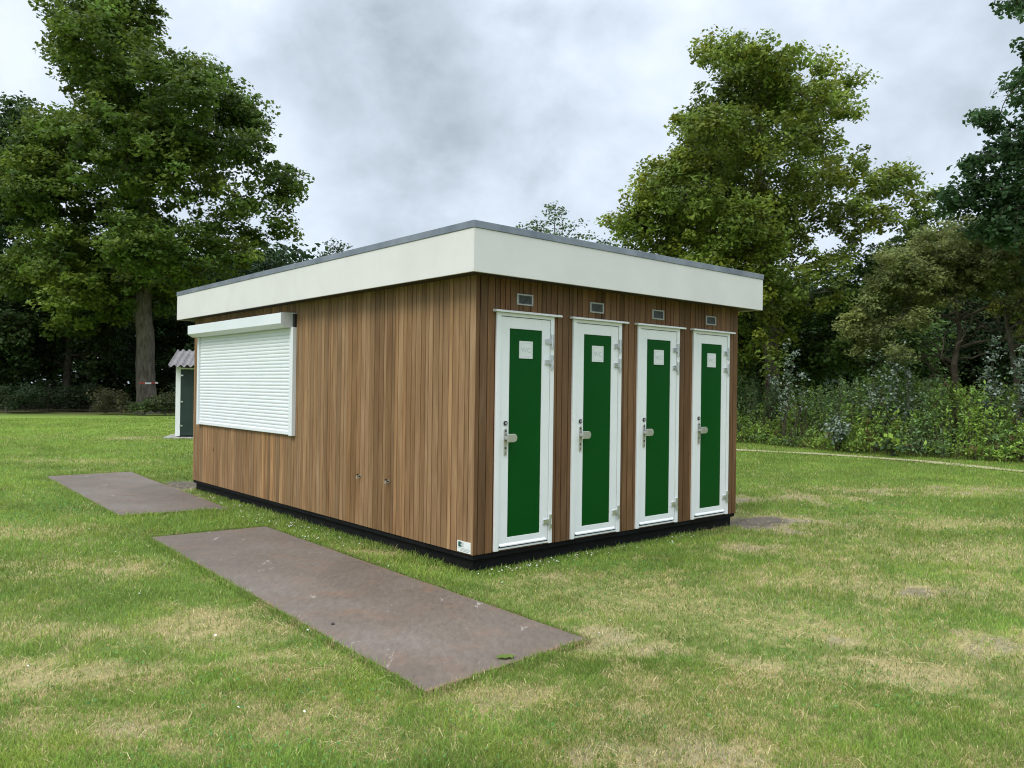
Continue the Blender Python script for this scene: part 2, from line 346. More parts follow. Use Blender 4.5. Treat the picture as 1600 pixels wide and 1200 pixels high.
# ------------------------------------------------------------------ ground, path, grass
def build_ground():
    def axis(lo, hi, fine0, fine1, step):
        a = [fine0]
        while a[-1] < fine1: a.append(a[-1] + step)
        s = step
        while a[-1] < hi: s *= 1.22; a.append(a[-1] + s)
        s = step; b = [fine0]
        while b[-1] > lo: s *= 1.22; b.append(b[-1] - s)
        return np.array(sorted(set(b[1:] + a)))
    xs = axis(-400, 400, -13, 13, 0.07); ys = axis(-200, 600, 1.5, 19, 0.07)
    X, Y = np.meshgrid(xs, ys); x = X.ravel(); y = Y.ravel()
    z = (fbm(x * 1.1, y * 1.1, 3, 40) - 0.5) * 0.03 * sstep(60, 20, np.hypot(x, y))
    lx, ly = cab_local(x, y)
    near = (in_poly(x, y, PLATE1, 0.12) | in_poly(x, y, PLATE2, 0.12))
    z = np.where(near, np.minimum(z, 0) - 0.004, z)
    d, s = lawn_state(x, y)
    far = sstep(14, 34, np.hypot(x, y))[:, None]
    g = np.array([0.090, 0.140, 0.028]) * (0.8 + 0.5 * fbm(x * 3, y * 3, 3, 77))[:, None]
    gf = np.array([0.185, 0.270, 0.050]) * (0.72 + 0.56 * fbm(x * .5, y * 1.2, 4, 78))[:, None]
    g = g * (1 - far) + gf * far
    straw = np.array([0.36, 0.295, 0.135]); soil = np.array([0.185, 0.155, 0.12]) * (0.7 + 0.6 * fbm(x * 9, y * 9, 3, 5))[:, None]
    c = g * (1 - d[:, None]) + straw * d[:, None]; c = c * (1 - s[:, None]) + soil * s[:, None]
    for ex, ey, erx, ery in EARTH:
        k = sstep(1.2, .4, np.hypot((x - ex) / erx, (y - ey) / ery) + (fbm(x * 4, y * 4, 3, 15) - .5) * 1.8)[:, None]
        c = c * (1 - k) + np.array([.125, .105, .082]) * (0.6 + .8 * fbm(x * 14, y * 14, 3, 16))[:, None] * k
    # leaf litter under the trees at the lawn's far edge
    lit = sstep(38.0, 41.0, y - 0.10 * (x + 20))[:, None] * (x < 4)[:, None]
    c = c * (1 - lit) + np.array([0.045, 0.038, 0.022]) * lit
    n = len(xs)
    i, j = np.meshgrid(np.arange(n - 1), np.arange(len(ys) - 1)); k = (j * n + i).ravel()
    me = np_mesh('ground', np.stack([x, y, z + lawn_z(x, y)], 1), [np.stack([k, k + 1, k + n + 1, k + n], 1)], c, True)
    m = mat('lawn_ground', (0.1, 0.15, 0.04), 0.95, 0, 0.1); nt = m.node_tree; L = nt.links.new; p = nt.nodes['Principled BSDF']
    a = nd(nt, 'ShaderNodeAttribute'); a.attribute_name = 'Col'
    tc = nd(nt, 'ShaderNodeTexCoord'); n1 = nd(nt, 'ShaderNodeTexNoise'); n1.inputs['Scale'].default_value = 28; n1.inputs['Detail'].default_value = 6; n1.inputs['Roughness'].default_value = 0.75
    L(tc.outputs['Object'], n1.inputs['Vector'])
    r = nd(nt, 'ShaderNodeMapRange'); L(n1.outputs['Fac'], r.inputs['Value']); r.inputs['From Min'].default_value = 0.3; r.inputs['From Max'].default_value = 0.7; r.inputs['To Min'].default_value = 0.6; r.inputs['To Max'].default_value = 1.35
    mx = nd(nt, 'ShaderNodeVectorMath', operation='SCALE'); L(a.outputs['Color'], mx.inputs[0]); L(r.outputs[0], mx.inputs['Scale'])
    L(mx.outputs[0], p.inputs['Base Color'])
    b = nd(nt, 'ShaderNodeBump'); b.inputs['Strength'].default_value = 0.5; b.inputs['Distance'].default_value = 0.02; L(n1.outputs['Fac'], b.inputs['Height']); L(b.outputs[0], p.inputs['Normal'])
    tag(link('ground', me, m), 'mown green lawn with dry straw coloured and bare patches', 'lawn', kind='structure')

    # trodden sandy path along the hedge
    P = np.array(PATHW, float)
    t = np.concatenate([[0], np.cumsum(np.hypot(*np.diff(P, axis=0).T))]); tt = np.arange(0, t[-1], 0.25)
    px = np.interp(tt, t, P[:, 0]); py = np.interp(tt, t, P[:, 1])
    k = np.ones(9) / 9; px = np.convolve(np.pad(px, 4, 'edge'), k, 'valid'); py = np.convolve(np.pad(py, 4, 'edge'), k, 'valid')
    dx = np.gradient(px); dy = np.gradient(py); l = np.hypot(dx, dy); nx, ny = -dy / l, dx / l
    w1 = 0.06 + 0.36 * fbm(tt * 1.1, tt * 0, 4, 9); w2 = 0.06 + 0.40 * fbm(tt * 0.9, tt * 0 + 5, 3, 19)
    V = np.concatenate([np.stack([px + nx * w1, py + ny * w1, np.full_like(px, .019 + LAWN_Z)], 1), np.stack([px - nx * w2, py - ny * w2, np.full_like(px, .019 + LAWN_Z)], 1)])
    m_ = len(px); k = np.arange(m_ - 1)
    me = np_mesh('path', V, [np.stack([k, k + 1, m_ + k + 1, m_ + k], 1)])
    tag(link('path', me, noisy('path_sand', (0.30, 0.27, 0.15), (0.46, 0.40, 0.27), 3, 0.95, spec=0.1)), 'narrow sandy trodden path', 'path', kind='structure')
build_ground()

def blade_mesh(name, x, y, h, w, cols, lean, rng, z0=0.0, seg2=True):
    n = len(x)
    az = rng.uniform(0, 2 * math.pi, n); fa = rng.uniform(0, 2 * math.pi, n)
    dx, dy = np.cos(az), np.sin(az); wx, wy = np.cos(fa) * w / 2, np.sin(fa) * w / 2
    hl = h * np.cos(lean); rl = h * np.sin(lean)
    b = np.stack([x, y, lawn_z(x, y) + z0 - 0.004], 1)
    mid = b + np.stack([dx * rl * 0.40, dy * rl * 0.40, hl * 0.62 + 0.004], 1)
    tip = b + np.stack([dx * rl, dy * rl, hl + 0.004], 1)
    wv = np.stack([wx, wy, 0 * wx], 1)
    V = np.stack([b - wv, b + wv, mid + wv * .8, mid - wv * .8, tip], 1).reshape(-1, 3)
    k = np.arange(n) * 5
    C = np.repeat(cols, 5, 0).reshape(n, 5, 3).copy(); C[:, 4] *= 1.12; C[:, :2] *= 0.85
    return np_mesh(name, V, [np.stack([k, k + 1, k + 2, k + 3], 1), np.stack([k + 3, k + 2, k + 4], 1)], C.reshape(-1, 3))

def unit(v): return v / (np.linalg.norm(v, axis=-1, keepdims=True) + 1e-9)
def leaf_quads(c, size, cols, rng, up=0.6, wid=0.62, outw=None, droop=0.0):
    n = len(c)
    nrm = rng.normal(0, 1, (n, 3)); nrm[:, 2] = np.abs(nrm[:, 2]) + up
    if outw is not None: nrm += outw
    nrm = unit(nrm); t = unit(np.cross(nrm, rng.normal(0, 1, (n, 3)))); b = np.cross(nrm, t)
    s = (size * rng.uniform(.65, 1.3, n))[:, None]
    dz = np.zeros((n, 3)); dz[:, 2] = -droop
    V = np.stack([c - t * s * .5, c + b * s * wid * .5 + t * s * .06 - nrm * s * .06, c + t * s * .5 + dz * s, c - b * s * wid * .5 + t * s * .06 - nrm * s * .06], 1).reshape(-1, 3)
    return V, np.repeat(cols, 4, 0)
def build_grass():
    rng = np.random.default_rng(5)
    def sample(n, r0, r1, pw, half=0.80):
        u = rng.uniform(0, 1, n); e = 2 - pw
        r = (r0 ** e + u * (r1 ** e - r0 ** e)) ** (1 / e)
        th = rng.uniform(-half, half, n)
        return r * np.sin(th), r * np.cos(th), r
    xs, ys, rs = [], [], []
    a = sample(460000, 1.8, 4.8, 0.0, 1.05); b = sample(960000, 4.8, 40, 1.62, .92)
    x = np.concatenate([a[0], b[0]]); y = np.concatenate([a[1], b[1]]); r = np.concatenate([a[2], b[2]])
    lx, ly = cab_local(x, y)
    ok = ~((lx > 0.05) & (lx < CW - .05) & (ly > 0.05) & (ly < CL - .05)) & ~in_poly(x, y, PLATE1) & ~in_poly(x, y, PLATE2)
    ok &= ~((x < 4) & (y > 39.5 + 0.1 * (x + 20)))
    P = np.array(PATHW); py = np.interp(x, P[:, 0], P[:, 1]); ok &= ~((np.abs(y - py) < 0.22) & (x > 2.5) & (rng.uniform(0, 1, len(x)) < .80))
    d, s = lawn_state(x, y)
    for ex, ey, erx, ery in EARTH: s = np.maximum(s, .95 * sstep(1.2, .5, np.hypot((x - ex) / erx, (y - ey) / ery) + (fbm(x * 4, y * 4, 3, 15) - .5) * 1.8))
    ok &= rng.uniform(0, 1, len(x)) > np.clip(s * 1.05, 0, 0.97)
    x, y, r, d = x[ok], y[ok], r[ok], d[ok]; n = len(x)
    tone = fbm(x * 1.3, y * 1.3, 4, 61); tone2 = fbm(x * 4, y * 4, 2, 63)
    g = np.array([0.188, 0.292, 0.054]) * (0.55 + 0.85 * tone)[:, None] * rng.uniform(0.6, 1.4, (n, 1))
    yel = np.clip(sstep(0.40, 0.7, tone2)[:, None] * 0.42 + rng.uniform(-.3, .35, (n, 1)), 0, 1)
    g = g * (1 - yel) + g * np.array([1.45, 1.08, 1.0]) * yel
    st = np.array([0.55, 0.46, 0.22]) * rng.uniform(0.55, 1.2, (n, 1))
    isdry = rng.uniform(0, 1, n) < np.clip(d * 0.72 + 0.045, 0, 1)
    c = np.where(isdry[:, None], st, g)
    sc = np.maximum(1, (r / 4.5)) ** 0.80
    g = g * (0.55 + 0.9 * fbm(x * 7, y * 7, 3, 67))[:, None]; tall = sstep(0.45, 0.68, fbm(x * .9, y * .9, 3, 66)) + .8 * sstep(.5, .7, fbm(x * 6, y * 6, 2, 68))
    h = rng.uniform(0.016, 0.034, n) * (1 + .45 * tall) * (1 - 0.35 * d) * np.minimum(sc, 1.6)
    w = rng.uniform(0.0020, 0.0042, n) * sc
    lean = np.where(isdry, rng.uniform(0.6, 1.45, n), rng.uniform(0.15, 1.25, n))
    tag(link('grass', blade_mesh('grass', x, y, h, w, c, lean, rng, 0.008), M_grass), 'short mown grass blades, green mixed with dry straw', 'grass', kind='stuff')
    # longer blades along the plinth and round the steel plates
    pts = []
    def along(a, b, k, jit):
        t = rng.uniform(0, 1, k)[:, None]; a = np.array(a); b = np.array(b); p = a + (b - a) * t
        nrm = np.array([(b - a)[1], -(b - a)[0]]); nrm = nrm / np.linalg.norm(nrm); pts.append(p + nrm * (rng.uniform(0, 1, (k, 1)) ** 1.5 * jit + 0.004))
    def cw(lx, ly): return (CX + lx * math.cos(YAW) - ly * math.sin(YAW), CY + lx * math.sin(YAW) + ly * math.cos(YAW))
    along(cw(CW, -0.0), cw(0, -0.0), 3000, -0.14); along(cw(0, CL), cw(0, 0), 3600, -0.14)
    for P, ks in ((PLATE1, (4200, 1000, 4200, 1300)), (PLATE2, (2200, 500, 2200, 700))):
        for i in range(4): along(P[i], P[(i + 1) % 4], ks[i], 0.05)
    p = np.concatenate(pts); n = len(p)
    d, s = lawn_state(p[:, 0], p[:, 1])
    c = np.array([0.18, 0.28, 0.052]) * rng.uniform(0.6, 1.35, (n, 1)); dry = rng.uniform(0, 1, n) < 0.10 + 0.6 * d
    c = np.where(dry[:, None], np.array([0.40, 0.33, 0.17]) * rng.uniform(.6, 1.2, (n, 1)), c)
    h = rng.uniform(0.022, 0.045, n) * np.where(rng.uniform(0, 1, n) < 0.08, 1.9, 1)
    tag(link('edge_grass', blade_mesh('edge_grass', p[:, 0], p[:, 1], h, rng.uniform(.003, .006, n), c, rng.uniform(0.05, 0.9, n), rng, 0.006), M_grass), 'longer unmown grass along the cabin plinth and plate edges', 'grass', kind='stuff')
    # loose straw lying on the lawn
    x, y, r = sample(7000, 2.2, 14, 1.0); d, s = lawn_state(x, y)
    lx, ly = cab_local(x, y)
    ok = ~((lx > -.02) & (ly > -.02) & (lx < CW) & (ly < CL)) & ~in_poly(x, y, PLATE1) & ~in_poly(x, y, PLATE2) & (rng.uniform(0, 1, len(x)) < d * 0.9 + 0.12)
    x, y, r = x[ok], y[ok], r[ok]; n = len(x); an = rng.uniform(0, 2 * math.pi, n); l = rng.uniform(0.03, 0.14, n) / 2; w = 0.0012 * np.maximum(1, r / 5)
    tx, ty = np.cos(an), np.sin(an); z = rng.uniform(0.016, 0.032, n) + lawn_z(x, y); cur = rng.uniform(-.25, .25, n) * l
    A = np.stack([x - tx * l, y - ty * l, z - .008], 1); B = np.stack([x - ty * cur, y + tx * cur, z + .006], 1); Cc = np.stack([x + tx * l, y + ty * l, z - .006], 1)
    wv = np.stack([-ty * w, tx * w, 0 * w], 1)
    V = np.stack([A - wv, A + wv, B + wv, B - wv, Cc + wv, Cc - wv], 1).reshape(-1, 3); k = np.arange(n) * 6
    cols = np.repeat(np.array([0.62, 0.53, 0.28]) * rng.uniform(0.55, 1.2, (n, 1)), 6, 0)
    tag(link('loose_straw', np_mesh('loose_straw', V, [np.stack([k, k + 1, k + 2, k + 3], 1), np.stack([k + 3, k + 2, k + 4, k + 5], 1)], cols), M_grass), 'dry straw clippings lying loose on the lawn', 'straw', kind='stuff')
    # clover and plantain leaves, in drifts
    x, y, r = sample(60000, 2.1, 13, 0.9); q = fbm(x * .9, y * .9, 4, 95)
    lx, ly = cab_local(x, y); ok = (q > .54) & ~((lx > -.02) & (ly > -.02) & (lx < CW) & (ly < CL)) & ~in_poly(x, y, PLATE1) & ~in_poly(x, y, PLATE2)
    d, s = lawn_state(x, y); ok &= rng.uniform(0, 1, len(x)) > d * 1.2
    x, y, r = x[ok], y[ok], r[ok]; n = len(x)
    c = np.stack([x, y, lawn_z(x, y) + rng.uniform(.012, .034, n)], 1)
    cols = np.array([0.095, 0.215, 0.050]) * rng.uniform(.7, 1.35, (n, 1))
    V, cc = leaf_quads(c, rng.uniform(.010, .020, n) * np.maximum(1, r / 6), cols, rng, up=1.6, wid=.85); k = np.arange(n) * 4
    tag(link('clover', np_mesh('clover', V, [np.stack([k, k + 1, k + 2, k + 3], 1)], cc), M_grass), 'small clover leaves growing among the grass', 'clover', kind='stuff')
    # daisies and clover heads
    L = []
    for k in range(70):
        t = rng.uniform(0.0, 0.75); q = cw(t * CW, -rng.uniform(0.06, 0.28)); L.append(q)
    for k in range(150):
        q = cw(-rng.uniform(0.1, 0.6), rng.uniform(1.5, CL)); L.append(q)
    for k in range(60):
        L.append((rng.uniform(-9.5, -7), rng.uniform(14, 20)))
    x, y, r = sample(170, 2.5, 20, 1.0); L += [q for q in zip(x, y) if fbm(np.array([q[0] * .7]), np.array([q[1] * .7]), 3, 90)[0] > 0.48]
    P = np.array(L); lx, ly = cab_local(P[:, 0], P[:, 1])
    P = P[~(((lx > -.03) & (ly > -.03) & (lx < CW) & (ly < CL)) | in_poly(P[:, 0], P[:, 1], PLATE1) | in_poly(P[:, 0], P[:, 1], PLATE2))]
    mb = MB()
    for px, py in P:
        rr = rng.uniform(0.005, 0.009); z = rng.uniform(0.03, 0.055) + float(lawn_z(np.array([px]), np.array([py]))[0]); tx, ty = rng.uniform(-.5, .5, 2)
        ring = [(px + rr * math.cos(a), py + rr * math.sin(a), z + rr * (tx * math.cos(a) + ty * math.sin(a))) for a in np.arange(6) * math.pi / 3]
        mb.poly(ring + [(px, py, z + rr * .7)], [(i, (i + 1) % 6, 6) for i in range(6)], (.75, .75, .70))
        mb.poly([(px - .0015, py, LAWN_Z - .05), (px + .0015, py, LAWN_Z - .05), (px, py, z)], [(0, 1, 2)], (.08, .16, .03))
    tag(mb.build('daisies', M_grass), 'tiny white daisies and clover heads in the grass', 'flowers', kind='stuff')
build_grass()

# ------------------------------------------------------------------ the cabin
cabin = empty('toilet_cabin', (CX, CY, 0), YAW)
tag(cabin, 'wood clad portable toilet cabin with white fascia, roller shutter and four green doors', 'cabin')
ZB, ZF, ZW, ZT = 0.100, 2.564, 2.938, 3.000
def boards(mb, axis, length, rng, z0, z1, tint=(1, 1, 1)):
    """Vertical boards: axis 0 = front wall along x facing -y, axis 1 = side wall along y facing -x."""
    p = 0.0
    while p < length - 1e-6:
        w = rng.choice([0.060, 0.072, 0.086, 0.094, 0.094, 0.052, 0.104]); w = min(w, length - p)
        if length - p - w < 0.03: w = length - p
        b = rng.gauss(1.0, 0.155); t = rng.uniform(-1, 1); b = max(0.62, min(1.34, b))
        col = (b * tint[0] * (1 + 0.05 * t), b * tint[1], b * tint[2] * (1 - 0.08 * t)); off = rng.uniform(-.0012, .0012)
        q0, q1 = p + 0.0036, p + w - 0.0036
        prof = [(q0, 0.022), (q0, off + .003), (q0 + .003, off), (q1 - .003, off), (q1, off + .003), (q1, 0.022)]
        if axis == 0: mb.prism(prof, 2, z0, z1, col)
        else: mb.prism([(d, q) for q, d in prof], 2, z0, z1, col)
        p += w
rg = random.Random(7)
mb = MB(); boards(mb, 1, CL, rg, ZB, ZF + .08); side_wall = mb.build('wall', M_wood, cabin)
tag(side_wall, 'lighter brown board wall with the roller shutter')
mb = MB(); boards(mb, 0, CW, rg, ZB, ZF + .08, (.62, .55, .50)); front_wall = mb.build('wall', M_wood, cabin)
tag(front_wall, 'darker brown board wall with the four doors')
mb = MB()                                                  # the two walls away from the camera, plain boards too
p = 0.0
for k in range(int(CL / .085) + 1):
    w = min(.085, CL - p); b = rg.uniform(.75, 1.15)
    if w > .01: mb.box(CW - .022, CW, p + .002, p + w - .002, ZB, ZF + .08, (b, b, b))
    p += .085
mb.build('wall', M_wood, cabin)
mb = MB(); p = 0.0
for k in range(int(CW / .085) + 1):
    w = min(.085, CW - .024 - p); b = rg.uniform(.75, 1.15)
    if w > .01: mb.box(p + .002, p + w - .002, CL - .022, CL, ZB, ZF + .08, (b, b, b))
    p += .085
mb.build('wall', M_wood, cabin)
mb = MB(); mb.box(0.024, CW - .024, 0.024, CL - .024, ZB + .002, ZF + .1); mb.build('wall_core', M_dark, cabin)
mb = MB(); mb.box(0.012, CW - .012, 0.012, CL - .012, 0.055, ZB - .001); mb.box(0.045, CW - .045, 0.045, CL - .045, -.12, 0.0548)
mb.build('plinth', M_plinth, cabin)
# roof: fascia ring, zinc edge, deck, soffit
OL, OF, EL, EW = 0.2025, 0.2181, 0.2112, 0.1923
x0, x1, y0, y1 = -OL, CW + EW, -OF, CL + EL
mb = MB(); T = 0.014
mb.box(x0, x1, y0, y0 + T, ZF, ZW); mb.box(x0, x1, y1 - T, y1, ZF, ZW); mb.box(x0, x0 + T, y0 + T, y1 - T, ZF, ZW); mb.box(x1 - T, x1, y0 + T, y1 - T, ZF, ZW)
fascia = mb.build('fascia', M_fascia, cabin, bevel=0.004)
mb = MB(); e = 0.007; T = 0.05
for (a0, a1, b0, b1) in ((x0 - e, x1 + e, y0 - e, y0 + T), (x0 - e, x1 + e, y1 - T, y1 + e), (x0 - e, x0 + T, y0 + T, y1 - T), (x1 - T, x1 + e, y0 + T, y1 - T)): mb.box(a0, a1, b0, b1, ZW + .0005, ZT)
for k in (1.05, 3.0): mb.box(k, k + .006, y0 - e - .0015, y0 + T, ZW, ZT + .0015)          # joints of the trim
for k in (1.15, 3.15, 5.15): mb.box(x0 - e - .0015, x0 + T, k, k + .006, ZW, ZT + .0015)
mb.build('roof_trim', M_zinc, cabin, bevel=0.002)
mb = MB(); mb.box(x0 + .051, x1 - .051, y0 + .051, y1 - .051, ZW - .02, ZT - .03); roof = mb.build('roof', M_roof, cabin)
mb = MB(); mb.box(x0 + .015, x1 - .015, y0 + .015, y1 - .015, ZF + .012, ZF + .03); mb.build('soffit', M_soffit, cabin)
for (sx, sy) in ((1.75, 0.42), (.75, 1.0)):
    mb = MB(); mb.cyl((sx, sy), .30, 2, ZT - .031, ZT - .015, 28)
    for k in range(5):
        a, b = k / 5 * 1.4, (k + 1) / 5 * 1.4; n = 28
        ra, rb = .28 * math.cos(a), .28 * math.cos(b); za, zb = ZT - .015 + .05 * math.sin(a), ZT - .015 + .05 * math.sin(b)
        mb.poly([(sx + ra * math.cos(2 * math.pi * i / n), sy + ra * math.sin(2 * math.pi * i / n), za) for i in range(n)] + [(sx + rb * math.cos(2 * math.pi * i / n), sy + rb * math.sin(2 * math.pi * i / n), zb) for i in range(n)],
                [(i, (i + 1) % n, n + (i + 1) % n, n + i) for i in range(n)])
    mb.build('skylight', M_dome, roof)

# doors
def text_mesh(body, size, ext=0.001):
    cu = bpy.data.curves.new('t', 'FONT'); cu.body = body; cu.size = size; cu.align_x = 'CENTER'; cu.align_y = 'CENTER'; cu.extrude = ext
    o = bpy.data.objects.new('t', cu); COL.objects.link(o)
    dg = bpy.context.evaluated_depsgraph_get(); me = bpy.data.meshes.new_from_object(o.evaluated_get(dg))
    V = [tuple(v.co) for v in me.vertices]; Fs = [tuple(p.vertices) for p in me.polygons]
    bpy.data.objects.remove(o); bpy.data.curves.remove(cu); bpy.data.meshes.remove(me)
    return V, Fs
B0 = 0.232; PITCH_D = 0.9765
def make_door():
    """One door in its own x from the frame's left edge."""
    fr = MB(); w = 0.716; zt = 2.266; zb = 0.106
    fr.box(0, 0.048, -.020, .01, zb, zt); fr.box(w - .046, w, -.020, .01, zb, zt); fr.box(.048, w - .046, -.020, .01, zt - .03, zt)
    fr.box(.048, w - .046, -.014, .01, .112, .128)
    fr.box(.048, w - .046, -.0025, .01, .128, zt - .03, mi=1)
    frame = fr.build('door_frame', [M_white, M_dark], cabin, (B0, 0, 0), bevel=.002)
    cp = MB(); cp.prism([(.012, zt + .002), (-.05, zt + .002), (-.05, zt + .016), (-.04, zt + .022), (.012, zt + .026)], 0, -.036, w + .078)
    cp.build('drip_cap', M_white, frame, bevel=.0015)
    lf = MB(); l0, l1, lb, lt = .053, w - .051, .140, zt - .036
    p0, p1, pb, pt = .157, .562, .219, 2.127
    lf.box(l0, p0, -.012, .006, lb, lt); lf.box(p1, l1, -.012, .006, lb, lt); lf.box(p0, p1, -.012, .006, lb, pb); lf.box(p0, p1, -.012, .006, pt, lt)
    door = lf.build('door', M_white, cabin, (B0, 0, 0), bevel=.0015)
    pn = MB(); pn.box(p0 - .002, p1 + .002, -.0055, .004, pb - .002, pt + .002); pn.build('door_panel', M_green, door)
    rl = MB(); rl.prism([(-.0115, .168), (-.024, .151), (-.024, .142), (-.0115, .146)], 0, l0 + .004, l1 - .03); rl.cyl((-.028, .147), .004, 0, l0 - .003, l0 + .004, mi=1)
    rl.build('weather_bar', [M_white, M_black], door)
    sg = MB(); s0, s1, sb, st = .277, .443, 1.857, 2.018
    sg.box(s0, s1, -.012, -.0056, sb, st)
    def ring(m, t, d, mi):
        a, b, c, e = s0 + m, s1 - m, sb + m * 1.0, st - m
        sg.box(a, b, d, -.0119, c, c + t, mi=mi); sg.box(a, b, d, -.0119, e - t, e, mi=mi); sg.box(a, a + t, d, -.0119, c + t, e - t, mi=mi); sg.box(b - t, b, d, -.0119, c + t, e - t, mi=mi)
    ring(.016, .003, -.0130, 1)
    V, Fs = text_mesh('WC', .070)
    sg.poly([((s0 + s1) / 2 + v[0], -.0131 - v[2], (sb + st) / 2 + v[1] - .003) for v in V], Fs, mi=1)
    sg.build('sign_plate', [M_sign, M_emboss], door)
    for zc in (2.030, 1.832, 0.314):
        h = MB(); hx = w - .037
        h.cyl((hx, -.030), .0115, 2, zc - .068, zc - .026, 12); h.cyl((hx, -.030), .0130, 2, zc - .023, zc + .023, 12); h.cyl((hx, -.030), .0115, 2, zc + .026, zc + .068, 12)
        h.box(hx - .078, hx - .004, -.026, -.0121, zc - .022, zc + .022); h.box(hx - .004, hx + .028, -.030, -.0202, zc + .028, zc + .066); h.box(hx - .004, hx + .028, -.030, -.0202, zc - .066, zc - .028)
        h.cyl((hx - .055, zc), .006, 1, -.029, -.026, 8)
        h.build('hinge', M_steel, door)
    lk = MB(); lk.cyl((.116, 1.261), .021, 1, -.022, -.012, 20); lk.cyl((.116, 1.261), .012, 1, -.026, -.022, 16, mi=1); lk.build('lock_cylinder', [M_black, M_vent], door)
    es = MB(); ew = .0165
    prof = [(.116 + ew * math.cos(a), 1.198 + ew * math.sin(a)) for a in np.linspace(0, math.pi, 9)] + [(.116 + ew * math.cos(a), .981 + ew * math.sin(a)) for a in np.linspace(math.pi, 2 * math.pi, 9)]
    es.prism(prof, 1, -.021, -.0121); es.cyl((.116, 1.19), .009, 1, -.024, -.021, 10, mi=1); es.cyl((.116, 1.035), .010, 1, -.0225, -.021, 12, mi=1); es.cyl((.116, .99), .005, 1, -.0225, -.021, 8, mi=1)
    es.build('escutcheon', [M_handle, M_black], door)
    hd = MB(); zc = 1.127; hh = .038
    prof = [(.098, zc - hh), (.175, zc - hh)] + [(.175 + hh * math.cos(a), zc + hh * math.sin(a)) for a in np.linspace(-math.pi / 2, math.pi / 2, 11)][1:-1] + [(.175, zc + hh), (.098, zc + hh)]
    hd.prism(prof, 1, -.074, -.062); hd.box(.100, .132, -.0625, -.0211, zc - .014, zc + .014)
    hd.build('handle', M_handle, door, bevel=.004)
    vt = MB(); v0, v1, vb, vtp = .242, .446, 2.350, 2.455
    vt.box(v0, v1, -.010, .002, vb, vb + .014); vt.box(v0, v1, -.010, .002, vtp - .014, vtp); vt.box(v0, v0 + .02, -.010, .002, vb + .014, vtp - .014); vt.box(v1 - .02, v1, -.010, .002, vb + .014, vtp - .014)
    vent = vt.build('air_vent', M_vent, cabin, (B0, 0, 0), bevel=.0015)
    lv = MB(); lv.box(v0 + .02, v1 - .02, -.002, -.0012, vb + .014, vtp - .014, mi=1)
    for k in range(7):
        z = vb + .018 + k * .0105; lv.prism([(-.0075, z), (-.0025, z + .006), (-.0025, z + .0072), (-.0075, z + .0012)], 0, v0 + .021, v1 - .045)
    lv.box(v1 - .042, v1 - .038, -.009, -.002, vb + .014, vtp - .014); lv.box(v0 + .026, v0 + .029, -.009, -.002, vb + .014, vtp - .014)
    lv.build('vent_grille', [M_grille, M_black], vent)
    return [frame, door, vent]
protos = make_door()
for k in (1, 2, 3):
    for o in protos:
        c = o.copy(); COL.objects.link(c); c.parent = cabin; c.location = (B0 + PITCH_D * k, 0, 0)
        for ch in list(o.children):
            if ch.parent is o:
                d_ = ch.copy(); COL.objects.link(d_); d_.parent = c

# roller shutter on the side wall (wall plane x = 0, outside is -x)
def shutter():
    A0, A1, Z0, Z1 = 3.515, 6.74, 0.985, 2.285
    n = 29; pitch = (Z1 - Z0) / n; prof = []
    for k in range(n):
        z = Z0 + k * pitch
        for t in (0.0, .10, .22, .40, .60, .80, .92): prof.append((-.020 - .0065 * math.sin(min(1, t / .92) * math.pi) ** .6 if t > 0 else -.018, z + t * pitch))
    prof.append((-.018, Z1))
    V = np.array([(x, a, z) for a in (A0 + .05, A1 - .03) for x, z in prof]); m_ = len(prof); k = np.arange(m_ - 1)
    cur = link('roller_shutter', np_mesh('roller_shutter', V, [np.stack([k, k + 1, m_ + k + 1, m_ + k], 1)], None, False), M_shut, cabin)
    b = MB(); b.prism([(.0, 2.463), (-.18, 2.455), (-.18, 2.325), (-.115, 2.283), (0.0, 2.283)], 1, A0 + .042, A1 + .055)
    box = b.build('shutter_box', M_shut, cur, bevel=.003)
    c = MB(); c.prism([(-.001, 2.466), (-.183, 2.458), (-.183, 2.322), (-.116, 2.280), (-.001, 2.280)], 1, A0 + .034, A0 + .0415)
    for (x, z) in ((-.03, 2.44), (-.15, 2.43), (-.15, 2.34), (-.04, 2.31)): c.cyl((x, z), .006, 1, A0 + .030, A0 + .034, 8)
    c.build('end_cap', noisy('cast_aluminium', (.62, .63, .63), (.68, .69, .69), 5, .5), cur)
    c = MB(); c.box(-.03, .0, A0 - .012, A0 + .033, 2.292, 2.448); c.build('dark_gap_strip', M_black, cur)  # black box filling the dark gap beside the end cap
    c = MB(); c.box(-.05, .0, A0 - .012, A0 + .033, 2.4485, 2.456); c.build('flashing', M_shut, cur)
    for (a, b_) in ((A0 - .018, A0 + .075), (A1 - .06, A1)):
        r_ = MB(); r_.box(-.052, .0, a, b_, Z0 - .022, 2.2825); r_.build('guide_rail', M_shut, cur, bevel=.004)
    bb = MB(); bb.box(-.040, -.005, A0 + .0755, A1 - .0605, Z0 - .014, Z0 + .030); bb.build('bottom_bar', M_shut, cur, bevel=.005)
shutter()
